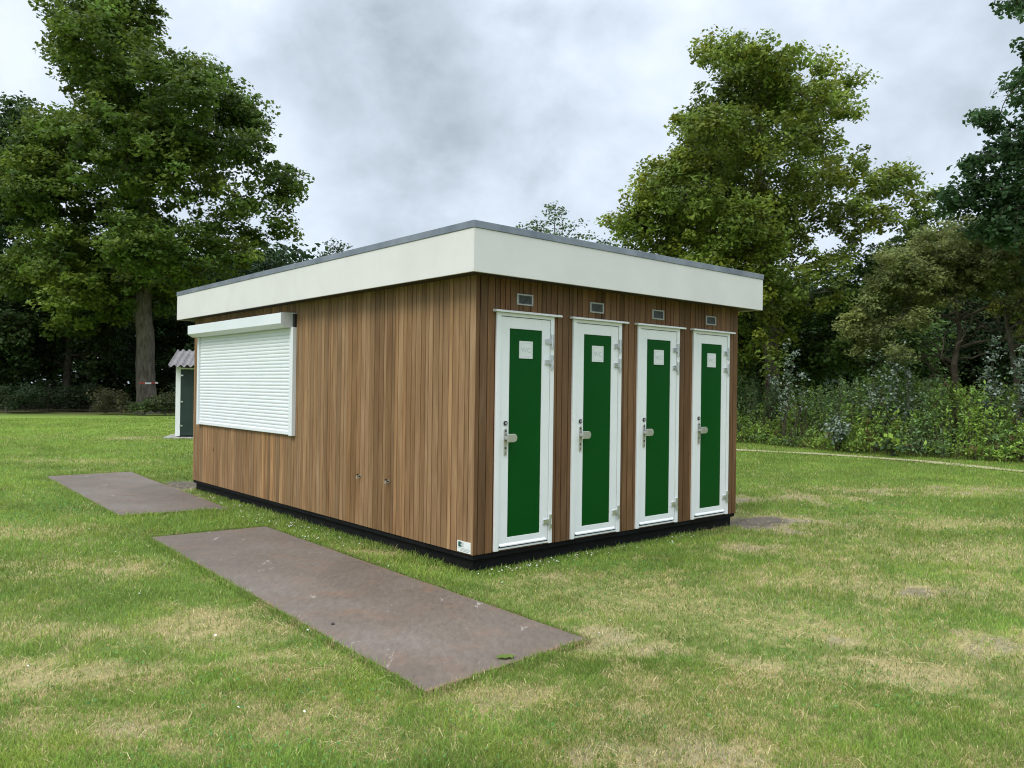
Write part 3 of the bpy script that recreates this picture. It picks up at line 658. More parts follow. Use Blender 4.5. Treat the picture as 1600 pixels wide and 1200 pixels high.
for a in (1.385, 1.948):
    t = MB(); z = .62
    t.cyl((a, z), .017, 0, -.005, .001, 14, mi=0); t.cyl((a, z), .008, 0, -.030, -.005, 10, mi=1)
    t.poly([(-.040, a - .009, z + .007), (-.024, a - .009, z + .009), (-.024, a + .009, z + .009), (-.040, a + .009, z + .007), (-.044, a - .007, z - .026), (-.030, a - .007, z - .029), (-.030, a + .007, z - .029), (-.044, a + .007, z - .026)],
           [(0, 1, 2, 3), (7, 6, 5, 4), (0, 4, 5, 1), (1, 5, 6, 2), (2, 6, 7, 3), (3, 7, 4, 0)])
    t.cyl((-.032, a), .006, 2, z + .008, z + .020, 10, mi=1); t.box(-.046, -.020, a - .004, a + .004, z + .020, z + .026, mi=1)
    t.build('wall_tap', [M_steel, M_black], cabin)
pl = MB(); pa0, pa1, pz0, pz1 = .023, .217, .108, .206
pl.box(-.006, .002, pa0, pa1, pz0, pz1)
g0 = pa1 - .017
for (u0, u1, w0, w1) in ((.0, .030, .0, .046), (.033, .048, .026, .046), (.033, .048, .0, .020)): pl.box(-.0072, -.0059, g0 - u0, g0 - u1, pz0 + .045 + w0, pz0 + .045 + w1, mi=1)
for k in range(3): pl.box(-.0070, -.0059, g0 - .058, g0 - .075, pz0 + .047 + k * .016, pz0 + .056 + k * .016, mi=2)
pl.box(-.0070, -.0059, g0, g0 - .165, pz0 + .034, pz0 + .0375, mi=2); pl.box(-.0070, -.0059, g0 - .03, g0 - .165, pz0 + .022, pz0 + .026, mi=2); pl.box(-.0070, -.0059, g0 - .03, g0 - .15, pz0 + .010, pz0 + .014, mi=2)
pl.build('maker_plate', [M_white, M_logo, M_print], cabin)

# ------------------------------------------------------------------ steel road plates and what lies on them
def road_plate(P, label, seed):
    rng = np.random.default_rng(seed); c = np.mean(P, 0); mb = MB(); Q = []
    for i in range(4):
        a, b = np.array(P[i]), np.array(P[(i + 1) % 4])
        for t in np.linspace(0, 1, 13)[:-1]: Q.append(a + (b - a) * t - c + rng.normal(0, .004, 2) * (t > 0))
    Q = np.array(Q); n = len(Q); inn = Q * (1 - .045 / np.linalg.norm(Q, axis=1, keepdims=True)) ; top = -.003
    ct = [(1, 1, 1)] * (2 * n) + [(0, 0, 0)] * n
    o0 = len(mb.v); mb.v += [(q[0], q[1], -.034) for q in Q] + [(q[0], q[1], top) for q in Q] + [(q[0], q[1], top) for q in inn]; mb.c += ct
    for i in range(n):
        j = (i + 1) % n; mb.f += [[i, j, n + j, n + i], [n + i, n + j, 2 * n + j, 2 * n + i]]; mb.m += [0, 0]
    mb.f.append(list(range(2 * n, 3 * n))); mb.m.append(0)
    o = mb.build('steel_plate', M_plate, None, (c[0], c[1], 0.0))
    tag(o, label, 'steel plate', 'rusty steel plates laid on the lawn'); return o
road_plate(PLATE1, 'long rusty brown steel plate nearest the camera with a green leaf on it', 1)
road_plate(PLATE2, 'rusty steel plate on the grass farther back, below the roller shutter', 2)
def fallen_leaf():
    mb = MB(); c = np.array([-0.016, 4.655]); n = 40; pts = []
    for i in range(n):
        a = 2 * math.pi * i / n; u = math.cos(a); v = math.sin(a)
        r = (0.052 + 0.012 * math.cos(7 * a)); pts.append((u * r * 1.05, v * r * .62, 0.003 + .010 * abs(v) + .006 * u * u))
    mb.poly([(0, 0, .004)] + pts, [(0, 1 + i, 1 + (i + 1) % n) for i in range(n)], (.13, .19, .035))
    mb.poly([(.05, -.0015, .009), (.085, -.001, .004), (.085, .001, .004), (.05, .0015, .009)], [(0, 1, 2, 3)], (.16, .17, .05))
    o = mb.build('fallen_leaf', M_leaf, None, (c[0], c[1], -.0025)); o.rotation_euler = (0, 0, .3)
    tag(o, 'green lobed leaf lying on the near steel plate', 'leaf')
    mb = MB(); n = 8
    ico = [(0.013 * math.cos(a) * s, 0.010 * math.sin(a) * s, z) for s, z in ((.9, 0), (1, .005), (.55, .011)) for a in np.arange(n) * 2 * math.pi / n]
    mb.poly(ico, [(r * n + i, r * n + (i + 1) % n, (r + 1) * n + (i + 1) % n, (r + 1) * n + i) for r in range(2) for i in range(n)] + [tuple(range(2 * n, 3 * n))], (.02, .018, .015))
    o = mb.build('pebble', M_black, None, (-1.167, 5.267, -.0025)); tag(o, 'small dark pebble on the near steel plate', 'pebble')
fallen_leaf()

# ------------------------------------------------------------------ the little shed
def shed():
    root = empty('garden_shed', (-9.80, 23.10, 0), R(15))
    tag(root, 'small dark green shed with white corner post and corrugated roof behind the cabin', 'shed')
    w, d, h = 1.35, 1.30, 2.10
    M_sg = noisy('dark_green_boards', (.010, .024, .018), (.014, .034, .026), 4, .55)
    M_eter = noisy('fibre_cement', (.11, .10, .095), (.21, .195, .19), 7, .85)
    M_slab = noisy('concrete_slab', (.28, .27, .24), (.38, .37, .34), 6, .9)
    b = MB(); b.box(.02, w - .02, .03, d, .05, h); b.prism([(.03, h), (d, h), (d, h + .42)], 0, .02, w - .02); b.build('wall', M_sg, root)
    b = MB(); b.box(0, .13, -.0, .12, .05, h - .02); b.box(w - .13, w, 0, .12, .05, h - .02); b.box(.13, w - .13, .0, .05, h - .10, h - .055); b.build('corner_post', M_white, root, bevel=.004)
    b = MB(); b.box(.135, w - .135, .004, .05, .07, h - .12); door = b.build('door', M_sg, root, bevel=.003)
    for z in (.35, 1.05, 1.82):
        q = MB(); q.box(.12, .20, -.012, .003, z - .02, z + .02); q.cyl((.132, -.014), .014, 2, z - .05, z + .05, 10); q.build('hinge', M_steel, door)
    q = MB(); q.cyl((w - .2, 1.0), .02, 1, -.04, .004, 12); q.build('handle', M_handle, door)
    b = MB(); b.box(-.30, w + .1, -.22, d + .1, -.05, .022); b.build('slab', M_slab, root, bevel=.01)
    n = 96; xs = np.linspace(-.16, w + .14, n); zz = .032 * np.cos(xs * 2 * math.pi / .177)
    V = []
    for (y, z) in ((-.38, h - .02), (d + .15, h + .50)):
        for up in (0, .012):
            V += [(x, y, z + q + up) for x, q in zip(xs, zz)]
    k = np.arange(n - 1); A, B, C_, D_ = 0, n, 2 * n, 3 * n
    fs = np.concatenate([np.stack([B + k, B + k + 1, D_ + k + 1, D_ + k], 1), np.stack([A + k + 1, A + k, C_ + k, C_ + k + 1], 1), np.stack([A + k, A + k + 1, B + k + 1, B + k], 1), np.stack([C_ + k + 1, C_ + k, D_ + k, D_ + k + 1], 1)])
    link('roof', np_mesh('roof', np.array(V), [fs]), M_eter, root)
shed()

# ------------------------------------------------------------------ trees and plants
class Tubes:
    def __init__(s): s.V = []; s.Fq = []; s.n = 0
    def add(s, path, rad, sides=6):
        P = np.asarray(path, float); r = np.asarray(rad, float); m = len(P)
        T = unit(np.gradient(P, axis=0)); ref = np.array([0.31, 0.86, 0.17]); U = unit(np.cross(T, ref)); Wv = np.cross(T, U)
        a = np.arange(sides) * 2 * math.pi / sides
        V = P[:, None] + r[:, None, None] * (np.cos(a)[None, :, None] * U[:, None] + np.sin(a)[None, :, None] * Wv[:, None])
        i, j = np.meshgrid(np.arange(m - 1), np.arange(sides), indexing='ij'); i = i.ravel(); j = j.ravel(); j2 = (j + 1) % sides
        s.Fq.append(np.stack([i * sides + j, i * sides + j2, (i + 1) * sides + j2, (i + 1) * sides + j], 1) + s.n)
        s.V.append(V.reshape(-1, 3)); s.n += m * sides
    def mesh(s, name): return np_mesh(name, np.concatenate(s.V), [np.concatenate(s.Fq)], None, True)
def curve(a, b, rng, n=7, sag=0.12, wob=0.06):
    a = np.asarray(a, float); b = np.asarray(b, float); L = np.linalg.norm(b - a); t = np.linspace(0, 1, n)[:, None]
    p = a + (b - a) * t
    bend = rng.normal(0, 1, 3) * L * wob; up = np.array([0, 0, 1.0]) * L * sag
    p = p + np.sin(t * math.pi) * (bend + up); p[1:-1] += rng.normal(0, L * .012, (n - 2, 3))
    return p

def tree(name, label, cat, D, trunk, lobes, leaf, col, seed, group=None, k=15.0, per=26, spread=0.42, depth=1.0, colvar=0.28, yellow=0.25, bark=None,
         trunk_dy=0.0, limb_r=0.10, back=0.75, up=0.6, flat=0.6, twigs=0.35, wid=0.62, limb_from=0.35, shell=0.42):
    """trunk: [(px, py, radius m)...] from the foot up; lobes: [(px, py, radius px, density)].  Everything is turned into metres at distance D."""
    rng = np.random.default_rng(seed)
    tr = [at(px, py, D + trunk_dy) for px, py, r in trunk]; tr[0][2] = -0.1
    trr = np.array([r for _, _, r in trunk])
    base = tr[0].copy(); base[2] = 0
    mpp = D / F
    cx = np.mean([l[0] for l in lobes]); halfw = max(1.0, np.std([l[0] for l in lobes]) * 1.6)
    L = []
    for lb in lobes:
        px, py, rp, dn = lb[:4]
        edge = min(1.0, abs(px - cx) / halfw); span = halfw * mpp * math.sqrt(max(0.05, 1 - edge * edge)) * 0.85 * depth
        dy = (rng.uniform(-1, .35) if len(lb) < 5 else lb[4]) * span
        L.append((at(px, py, D + dy), rp * mpp, dn))
        if rng.uniform() < back:
            dy = rng.uniform(0.1, 1.0) * span
            L.append((at(px + rng.normal(0, rp * .3), py + rng.normal(0, rp * .3), D + dy), rp * mpp, dn))
    tb = Tubes()
    # trunk, resampled and slightly wobbly, with a flared foot
    T = np.array(tr); s = np.linspace(0, 1, len(T)); ss = np.linspace(0, 1, max(10, 4 * len(T)))
    tp = np.stack([np.interp(ss, s, T[:, i]) for i in range(3)], 1); trad = np.interp(ss, s, trr)
    tp[1:-1, :2] += rng.normal(0, trad[1:-1, None] * .04, (len(ss) - 2, 2)); trad[0] *= 1.35
    tb.add(tp, trad, 12)
    Cs, Ns, Cl = [], [], []
    nodes = [tp[i] for i in range(len(tp)) if i / (len(tp) - 1) >= limb_from]; nrad = [trad[i] for i in range(len(tp)) if i / (len(tp) - 1) >= limb_from]
    L.sort(key=lambda l: min(np.linalg.norm(l[0] - q) for q in nodes))
    for (c, r, dn) in L:
        N = np.array(nodes); dv = c - N; dist = np.linalg.norm(dv, axis=1)
        cost = dist * (1 + .55 * np.clip(-(dv[:, 2] / (dist + 1e-6)) + .15, 0, 1)) + .25 / (np.array(nrad) + .02) * .1
        j = int(np.argmin(cost)); q = N[j]; r0 = min(nrad[j] * .78, limb_r)
        p = curve(q, c, rng, 8, sag=.06, wob=.09); r1 = max(.012, r0 * .35); pr = np.linspace(r0, r1, len(p))
        tb.add(p, pr, 6)
        nodes += [p[i] for i in range(3, 8)]; nrad += [pr[i] for i in range(3, 8)]
        n = max(4, int(k * r * r * dn))
        d = unit(rng.normal(0, 1, (n, 3))); rad = rng.uniform(0, 1, n) ** shell
        lump = 1 + .22 * np.sin(d[:, 0] * 3.1 + c[0]) * np.cos(d[:, 2] * 3.7 + c[2])
        pts = c + d * (rad * r * lump)[:, None] * np.array([1, 1, .82])
        pts = pts[pts[:, 2] > 0.25]
        for j in np.nonzero(rng.uniform(0, 1, len(pts)) < twigs)[0]:
            q = p[rng.integers(3, len(p))]; tp2 = curve(q, pts[j], rng, 5, .06, .08)
            tb.add(tp2, np.linspace(min(.03, r0 * .5), .005, 5), 4)
        Cs.append(pts); Ns.append(unit(pts - c))
        Cl.append(np.full(len(pts), rng.normal(0, 1)))
    cc = np.concatenate(Cs); out = np.concatenate(Ns); lobe_t = np.concatenate(Cl); n = len(cc)
    tone = 1 + colvar * np.clip(rng.normal(0, .8, n) + .45 * lobe_t, -1.6, 1.8)
    ye = np.clip(rng.normal(0.25, .5, n) + .35 * lobe_t, 0, 1) * yellow
    ball = unit(rng.normal(0, 1, (n * per, 3))) * rng.uniform(0, 1, (n * per, 1)) ** .45 * 1.55
    lc = np.repeat(cc, per, 0) + ball * np.array([spread, spread, spread * flat]) * np.repeat(rng.uniform(.55, 1.3, n), per)[:, None]
    base_c = np.array(col)
    ccol = base_c * tone[:, None]; ccol = ccol * (1 - ye[:, None]) + ccol * np.array([1.75, 1.12, .75]) * ye[:, None]
    lcol = np.repeat(ccol, per, 0) * rng.uniform(.72, 1.3, (n * per, 1))
    V, C = leaf_quads(lc, np.full(n * per, leaf), lcol, rng, up, wid, outw=np.repeat(out, per, 0) * .5)
    nq = len(V) // 4; kk = np.arange(nq) * 4
    root = empty(name, tuple(base)); tag(root, label, cat, group)
    V = V - base
    for v in tb.V: v -= base
    link('crown', np_mesh('crown', V, [np.stack([kk, kk + 1, kk + 2, kk + 3], 1)], C), M_leaf, root)
    link('trunk', tb.mesh('trunk'), bark or M_bark, root)
    return root, nq
total = 0
def T_(*a, **kw):
    global total
    r, n = tree(*a, **kw); total += n; return r

OAK = (0.076, 0.130, 0.021)
DARK = (0.038, 0.074, 0.018)
# the big oak on the left
T_('oak_tree', 'tall spreading oak with thick grey brown trunk ringed by barrier tape, left of the cabin', 'tree', 42,
   [(229, 668, .56), (229, 610, .50), (227, 540, .46), (222, 440, .42), (214, 340, .34), (200, 240, .24), (185, 150, .13), (180, 90, .07)],
   [(140, 22, 52, .8), (195, 55, 58, 1), (105, 40, 34, .7), (175, 2, 45, .8), (125, 110, 48, .9), (195, 135, 68, 1), (262, 118, 40, .8), (318, 118, 34, .7), (300, 150, 48, .9), (372, 175, 42, .9), (300, 205, 70, 1), (395, 205, 30, .8),
    (388, 240, 50, .9), (436, 290, 34, .9), (450, 318, 22, .7), (385, 315, 46, .7), (430, 350, 26, .6), (345, 345, 40, .6), (345, 395, 34, .7), (262, 270, 72, 1), (170, 230, 75, 1), (95, 215, 55, 1), (70, 285, 65, 1), (130, 330, 75, 1), (205, 385, 58, 1), (85, 400, 65, 1), (285, 395, 50, .8),
    (375, 395, 30, .6), (392, 372, 18, .5), (155, 440, 58, .9), (250, 445, 40, .7), (110, 470, 50, .8), (325, 285, 30, .7), (240, 200, 50, 1), (30, 300, 45, 1), (215, 325, 46, 1), (205, 268, 34, .9), (228, 425, 34, .9), (190, 440, 44, 1), (240, 375, 44, .9), (175, 480, 36, .8), (120, 510, 40, .8), (60, 240, 45, 1), (160, 180, 45, 1), (345, 150, 30, .8), (90, 60, 26, .6), (290, 430, 36, .7), (40, 430, 50, .9), (160, 70, 45, .9), (235, 95, 40, .8)],
   0.25, OAK, 11, k=11, per=60, spread=.46, limb_r=.17, yellow=.40, flat=.5, colvar=.28, twigs=.22, limb_from=.38)
# trees behind and beside it
GW = 'dark trees at the edge of the wood behind the oak'
T_('broadleaf_tree', 'dark broadleaf tree cut off by the left picture edge beside the oak', 'tree', 47,
   [(-30, 650, .38), (-28, 450, .30), (-20, 280, .12)],
   [(5, 195, 40, .8), (40, 185, 34, .8), (-30, 240, 80, 1), (25, 250, 50, 1), (-70, 320, 80, 1), (10, 340, 60, 1), (-90, 420, 90, 1), (0, 430, 70, 1), (-60, 520, 80, 1), (20, 510, 55, 1), (0, 575, 45, .9)],
   0.26, DARK, 12, GW, k=13, per=36, spread=.5, limb_r=.13)
T_('broadleaf_tree', 'slim dark tree with leaning trunk standing in the wood left of the oak trunk', 'tree', 49,
   [(100, 652, .26), (104, 590, .22), (112, 500, .17), (105, 420, .09)],
   [(60, 450, 60, 1), (120, 470, 55, 1), (160, 500, 50, 1), (90, 520, 55, .9), (30, 520, 50, 1), (150, 555, 40, .8), (60, 560, 34, .7), (185, 440, 45, 1), (120, 400, 60, 1)],
   0.25, DARK, 13, GW, k=13, per=36, spread=.5, limb_r=.10)
T_('broadleaf_tree', 'dense dark tree behind the oak trunk, next to the corrugated shed roof', 'tree', 51,
   [(318, 655, .30), (318, 520, .24), (310, 400, .12)],
   [(290, 430, 55, 1), (350, 440, 55, 1), (390, 430, 40, .8), (260, 490, 55, 1), (330, 500, 60, 1), (395, 490, 50, 1), (280, 560, 45, 1), (345, 560, 50, 1), (250, 545, 35, .9), (410, 550, 60, 1), (180, 560, 45, .9), (200, 500, 40, .9)],
   0.25, (0.027, 0.060, 0.017), 14, GW, k=13, per=36, spread=.5, limb_r=.11)
# treetops seen over the roof
T_('broadleaf_tree', 'pale green airy treetop showing above the right half of the cabin roof', 'tree', 40,
   [(868, 640, .25), (868, 480, .2), (866, 370, .05)],
   [(865, 345, 26, .8), (838, 355, 22, .7), (895, 358, 24, .7), (920, 372, 18, .6), (812, 358, 16, .5), (868, 328, 12, .5), (945, 380, 14, .8), (870, 385, 50, 1), (840, 440, 60, 1), (900, 440, 60, 1), (870, 500, 60, 1)],
   0.17, (0.060, 0.105, 0.036), 15, k=13, per=16, spread=.34, limb_r=.07, shell=.6)
T_('broadleaf_tree', 'small far tree top peeping over the left roof edge of the cabin', 'tree', 62,
   [(520, 640, .25), (520, 500, .2), (520, 400, .05)],
   [(520, 386, 14, .9), (505, 392, 12, .9), (538, 390, 12, .9), (520, 415, 32, 1), (500, 450, 40, 1), (545, 450, 40, 1), (520, 500, 45, 1)],
   0.22, (0.050, 0.085, 0.034), 16, k=14, per=14, spread=.42, limb_r=.08)
# the light green tree right of the cabin
T_('broadleaf_tree', 'tall yellow green tree with dense crown rising right of the cabin', 'tree', 27,
   [(1212, 720, .30), (1208, 620, .25), (1204, 520, .23), (1198, 400, .19), (1190, 300, .15), (1185, 200, .09), (1182, 120, .04)],
   [(1118, 92, 30, .9), (1150, 80, 32, .9), (1200, 88, 36, .9), (1240, 80, 24, .7), (1290, 105, 22, .7), (1310, 150, 30, .8), (1130, 140, 46, 1), (1200, 150, 56, 1), (1265, 160, 46, .9), (1320, 178, 18, .6), (1120, 200, 42, 1), (1080, 200, 26, .8), (1085, 235, 30, .9),
    (1190, 225, 60, 1), (1270, 225, 48, .9), (1060, 285, 45, 1), (1120, 280, 55, 1), (1020, 300, 34, .9), (1000, 345, 34, 1), (990, 375, 26, .9), (1050, 345, 50, 1), (1110, 350, 50, 1), (1180, 310, 60, .95), (1250, 290, 50, .85), (1310, 270, 30, .7),
    (1355, 290, 36, .50), (1400, 290, 28, .42), (1425, 305, 26, .42), (1380, 335, 36, .45), (1330, 340, 36, .5), (1410, 350, 24, .4), (1440, 330, 20, .4), (1385, 265, 22, .4), (1450, 300, 16, .35), (1345, 255, 20, .4), (1420, 270, 16, .35), (1215, 590, 26, .5), (1175, 560, 30, .7), (1240, 480, 34, .8), (1160, 450, 40, .9), (1300, 455, 30, .6), (1295, 345, 38, .6), (1160, 395, 50, .9), (1230, 375, 46, .75), (1290, 405, 36, .6), (1190, 450, 42, .8), (1240, 440, 36, .7), (1330, 395, 26, .45), (1170, 510, 30, .6), (1100, 400, 45, 1), (1040, 395, 40, 1), (1205, 480, 30, .9), (1190, 540, 22, .7), (1225, 520, 20, .6), (1150, 340, 50, 1), (1215, 330, 45, .9), (1150, 240, 50, 1), (1080, 310, 45, 1), (1040, 268, 30, .9), (1008, 312, 30, .9), (974, 352, 20, .8), (1205, 385, 34, .8, -.8), (1195, 425, 30, .8, -.7), (1180, 350, 34, .9, -.8), (1215, 560, 24, .6, -.8), (1165, 110, 34, .9), (1230, 120, 40, .9), (1340, 175, 14, .6), (1065, 190, 14, .7), (1075, 245, 26, .9)],
   0.15, (0.130, 0.190, 0.029), 17, k=36, per=44, spread=.27, limb_r=.10, yellow=.42, flat=.7, twigs=.35, limb_from=.3)
# the dark tree at the right edge, leaning in over the thicket
T_('broadleaf_tree', 'dark green tree cut off by the right picture edge with twigs reaching in', 'tree', 19,
   [(1730, 790, .26), (1722, 600, .22), (1715, 400, .18), (1705, 200, .12), (1700, 60, .06)],
   [(1590, 295, 58, 1), (1540, 290, 40, 1), (1505, 300, 26, .9), (1485, 320, 16, .7), (1600, 225, 42, 1), (1548, 178, 16, 1.1), (1530, 182, 9, 1), (1565, 200, 16, .8), (1545, 240, 26, .9), (1515, 255, 14, .8), (1610, 75, 14, .8), (1604, 120, 10, .7), (1588, 4, 20, .8), (1620, 20, 26, .8), (1640, 160, 50, .9),
    (1720, 120, 110, .8), (1720, 280, 120, .8), (1640, 340, 60, 1), (1580, 350, 45, 1), (1760, 420, 110, .8), (1680, 400, 70, 1)],
   0.14, (0.036, 0.080, 0.027), 18, k=56, per=34, spread=.20, limb_r=.08, yellow=.12, depth=.8)
# trees filling the gap behind the thicket
GR = 'darker trees standing behind the right hand thicket'
T_('broadleaf_tree', 'dark green tree between the yellow green tree and the olive thicket', 'tree', 28,
   [(1370, 700, .2), (1372, 560, .16), (1378, 460, .07)],
   [(1440, 345, 30, .8), (1470, 365, 34, .9), (1420, 390, 36, .9), (1370, 420, 38, .9), (1330, 450, 40, 1), (1400, 450, 45, 1), (1290, 480, 40, 1), (1350, 510, 48, 1), (1420, 520, 48, 1), (1300, 545, 42, 1), (1370, 570, 45, 1), (1440, 580, 45, 1)],
   0.16, (0.078, 0.138, 0.034), 19, GR, k=34, per=40, spread=.30, limb_r=.05, limb_from=.15)
T_('broadleaf_tree', 'dark leafy tree behind the right cabin end, below the yellow green tree', 'tree', 29.5,
   [(1160, 690, .2), (1160, 570, .15), (1165, 480, .07)],
   [(1180, 470, 36, 1), (1230, 490, 40, 1), (1150, 520, 40, 1), (1200, 550, 44, 1), (1260, 550, 44, 1), (1130, 580, 42, 1), (1180, 600, 40, 1), (1240, 600, 40, 1), (1100, 500, 50, 1), (1050, 520, 60, 1), (1090, 440, 40, 1)],
   0.17, (0.070, 0.126, 0.032), 20, GR, k=32, per=40, spread=.32, limb_r=.05, limb_from=.15)
T_('broadleaf_tree', 'near black dense tree in the shade behind the bare thicket branches', 'tree', 29,
   [(1560, 700, .2), (1560, 560, .15), (1560, 470, .07)],
   [(1500, 470, 44, 1), (1560, 450, 50, 1), (1620, 470, 55, 1), (1500, 540, 50, 1), (1560, 530, 50, 1), (1620, 550, 55, 1), (1480, 600, 45, 1), (1540, 600, 45, 1), (1600, 610, 50, 1), (1680, 560, 70, 1), (1690, 460, 70, 1)],
   0.17, (0.030, 0.058, 0.020), 21, GR, k=30, per=34, spread=.34, limb_r=.05)
# the thicket with bare gnarled branches below
T_('thicket_shrub', 'broad olive grey thicket shrub with bare gnarled branches under its crown', 'shrub', 22.5,
   [(1496, 720, .14), (1494, 610, .11), (1490, 570, .09), (1500, 520, .06), (1492, 470, .04)],
   [(1400, 400, 26, .9), (1440, 395, 34, 1), (1490, 385, 34, 1), (1540, 380, 34, 1), (1590, 385, 38, 1), (1640, 400, 40, 1), (1395, 440, 34, 1), (1440, 440, 38, 1), (1490, 430, 40, 1), (1540, 425, 40, 1), (1590, 435, 36, 1), (1370, 475, 28, 1), (1420, 475, 26, .8), (1480, 462, 22, .6), (1345, 500, 26, .9), (1385, 515, 26, .8), (1450, 370, 24, 1), (1500, 358, 24, 1), (1550, 355, 26, 1), (1600, 360, 28, 1), (1465, 415, 34, 1), (1515, 405, 36, 1), (1565, 405, 36, 1), (1615, 415, 36, 1), (1420, 425, 30, 1), (1375, 450, 26, 1), (1330, 520, 20, .8), (1430, 500, 24, .9), (1360, 545, 22, .9), (1625, 525, 28, .9), (1575, 480, 22, .8), (1405, 550, 22, .8)],
   0.11, (0.175, 0.215, 0.072), 22, k=110, per=40, spread=.19, limb_r=.045, yellow=.20, bark=M_shadebark, flat=.5, depth=.9, twigs=.2, limb_from=.3, wid=.45)
T_('thicket_shrub', 'yellow green shrub with mossy forked stem at the right picture edge', 'shrub', 21,
   [(1592, 730, .10), (1590, 600, .08), (1580, 540, .07), (1572, 500, .05)],
   [(1570, 475, 15, .9), (1600, 470, 20, .9), (1625, 490, 26, .9), (1600, 505, 16, .6), (1650, 460, 30, 1), (1640, 530, 24, .7)],
   0.09, (0.16, 0.20, 0.038), 23, k=60, per=20, spread=.16, limb_r=.05, yellow=.5, bark=M_shadebark, twigs=.6, limb_from=.5)

# bare branches under the thicket crown
def bare_branches():
    rng = np.random.default_rng(3); tb = Tubes(); D = 22.4
    B = [[(1494, 600), (1470, 560), (1478, 515), (1520, 480)], [(1492, 580), (1500, 540), (1535, 510), (1575, 518)], [(1460, 500), (1490, 490), (1512, 472), (1530, 462)], [(1500, 560), (1530, 555), (1560, 540), (1580, 560)],
         [(1490, 610), (1460, 585), (1440, 600)], [(1488, 570), (1465, 545), (1440, 530)], [(1575, 520), (1545, 500), (1530, 480), (1540, 462)], [(1575, 515), (1550, 518), (1525, 512)], [(1495, 545), (1510, 515), (1500, 480)], [(1488, 600), (1450, 570), (1420, 555)]]
    for b in B:
        pts = np.array([at(x, y, D + rng.normal(0, .5)) for x, y in b]); s = np.linspace(0, 1, len(b)); ss = np.linspace(0, 1, 12)
        p = np.stack([np.interp(ss, s, pts[:, i]) for i in range(3)], 1); p[1:-1] += rng.normal(0, .035, (10, 3))
        tb.add(p, np.linspace(.032, .008, 12), 5)
        for q in range(5):
            k = rng.integers(4, 12); e = p[k] + np.array([rng.normal(0, .4), rng.normal(0, .3), rng.uniform(-.1, .5)])
            tb.add(curve(p[k], e, rng, 5, .1, .12), np.linspace(.010, .003, 5), 4)
    o = link('dead_branches', tb.mesh('dead_branches'), M_shadebark)
    tag(o, 'tangle of pale bare dead branches under the olive thicket', 'branches')
bare_branches()

# bushes at the foot of the wood, left
def bush(label, px, py, D, rpx, hpx, col, seed, leaf=.12, group=None, dens=1.0, name='shrub'):
    rng = np.random.default_rng(seed); lob = []
    for k in range(7): lob.append((px + rng.uniform(-.75, .75) * rpx, py - hpx * rng.uniform(.25, .85), rpx * rng.uniform(.32, .5), dens))
    T_(name, label, 'shrub', D, [(px, py, .05), (px, py - hpx * .5, .03), (px + 3, py - hpx * .7, .015)], lob, leaf, col, seed, group, k=44, per=22, spread=.26, limb_r=.025, depth=1.0, limb_from=.1, back=.8)
GS = 'shrubs at the foot of the oak and the wood'
bush('brownish shrub just left of the oak trunk foot', 188, 655, 39.5, 34, 46, (.062, .066, .030), 31, group=GS)
bush('green shrub growing against the front of the oak trunk foot', 226, 655, 39, 26, 30, (.055, .092, .026), 32, group=GS)
bush('leafy shrub between the oak trunk and the white shed post', 258, 655, 39.2, 32, 44, (.058, .078, .030), 33, group=GS)
bush('low dark shrub at the left picture edge below the wood', 10, 662, 40, 46, 60, (.024, .045, .016), 34, group=GS)
bush('dark shadowy shrub under the slim leaning tree', 75, 652, 43, 46, 50, (.020, .038, .014), 35, group=GS)
bush('dark low shrub between the leaning tree and the brownish shrub', 140, 650, 43, 40, 46, (.022, .040, .015), 36, group=GS)
bush('taller dark shrub hidden partly behind the shed and cabin corner', 322, 655, 41, 46, 60, (.024, .046, .016), 37, group=GS)

# far woodland that closes the horizon
def woodland():
    rng = np.random.default_rng(8); cc = []; tones = []
    def band(pts, n, h0, h1, th):
        P = np.array(pts, float); t = np.concatenate([[0], np.cumsum(np.hypot(*np.diff(P, axis=0).T))])
        u = rng.uniform(0, t[-1], n); x = np.interp(u, t, P[:, 0]); y = np.interp(u, t, P[:, 1])
        top = h0 + (h1 - h0) * fbm(u * .16, u * 0, 3, 44); z = top * rng.uniform(0, 1, n) ** 1.15
        a = rng.uniform(0, 2 * math.pi, n); w = th * np.sqrt(np.clip(1 - (z / np.maximum(top, .1)) ** 3, .1, 1)) * rng.uniform(0, 1, n) ** .5
        cc.append(np.stack([x + w * np.cos(a), y + w * np.sin(a), z + .2], 1)); tones.append(np.full(n, 1.0))
    n = 0
    band([(-75, 40), (-50, 54), (-30, 60), (-14, 60), (0, 56)], 9000, 8, 13, 3.5)
    band([(0, 56), (6, 50), (12, 42), (20, 36), (30, 28), (38, 18), (44, 6)], 7000, 4.5, 8.5, 2.8)
    band([(-75, 40), (-80, 10), (-70, -20), (-40, -60), (0, -75), (40, -60), (60, -20), (44, 6)], 2600, 5, 9, 4)
    c = np.concatenate(cc); n = len(c); per = 13
    lc = np.repeat(c, per, 0) + rng.normal(0, 1, (n * per, 3)) * np.array([.7, .7, .45])
    col = np.repeat(np.array([.026, .054, .017]) * rng.uniform(.6, 1.4, (n, 1)), per, 0) * rng.uniform(.75, 1.3, (n * per, 1))
    V, C = leaf_quads(lc, np.full(n * per, .5), col, rng); k = np.arange(n * per) * 4
    tag(link('woodland', np_mesh('woodland', V, [np.stack([k, k + 1, k + 2, k + 3], 1)], C), M_leaf), 'dark far wood closing the view round the lawn', 'wood', kind='stuff')
woodland()

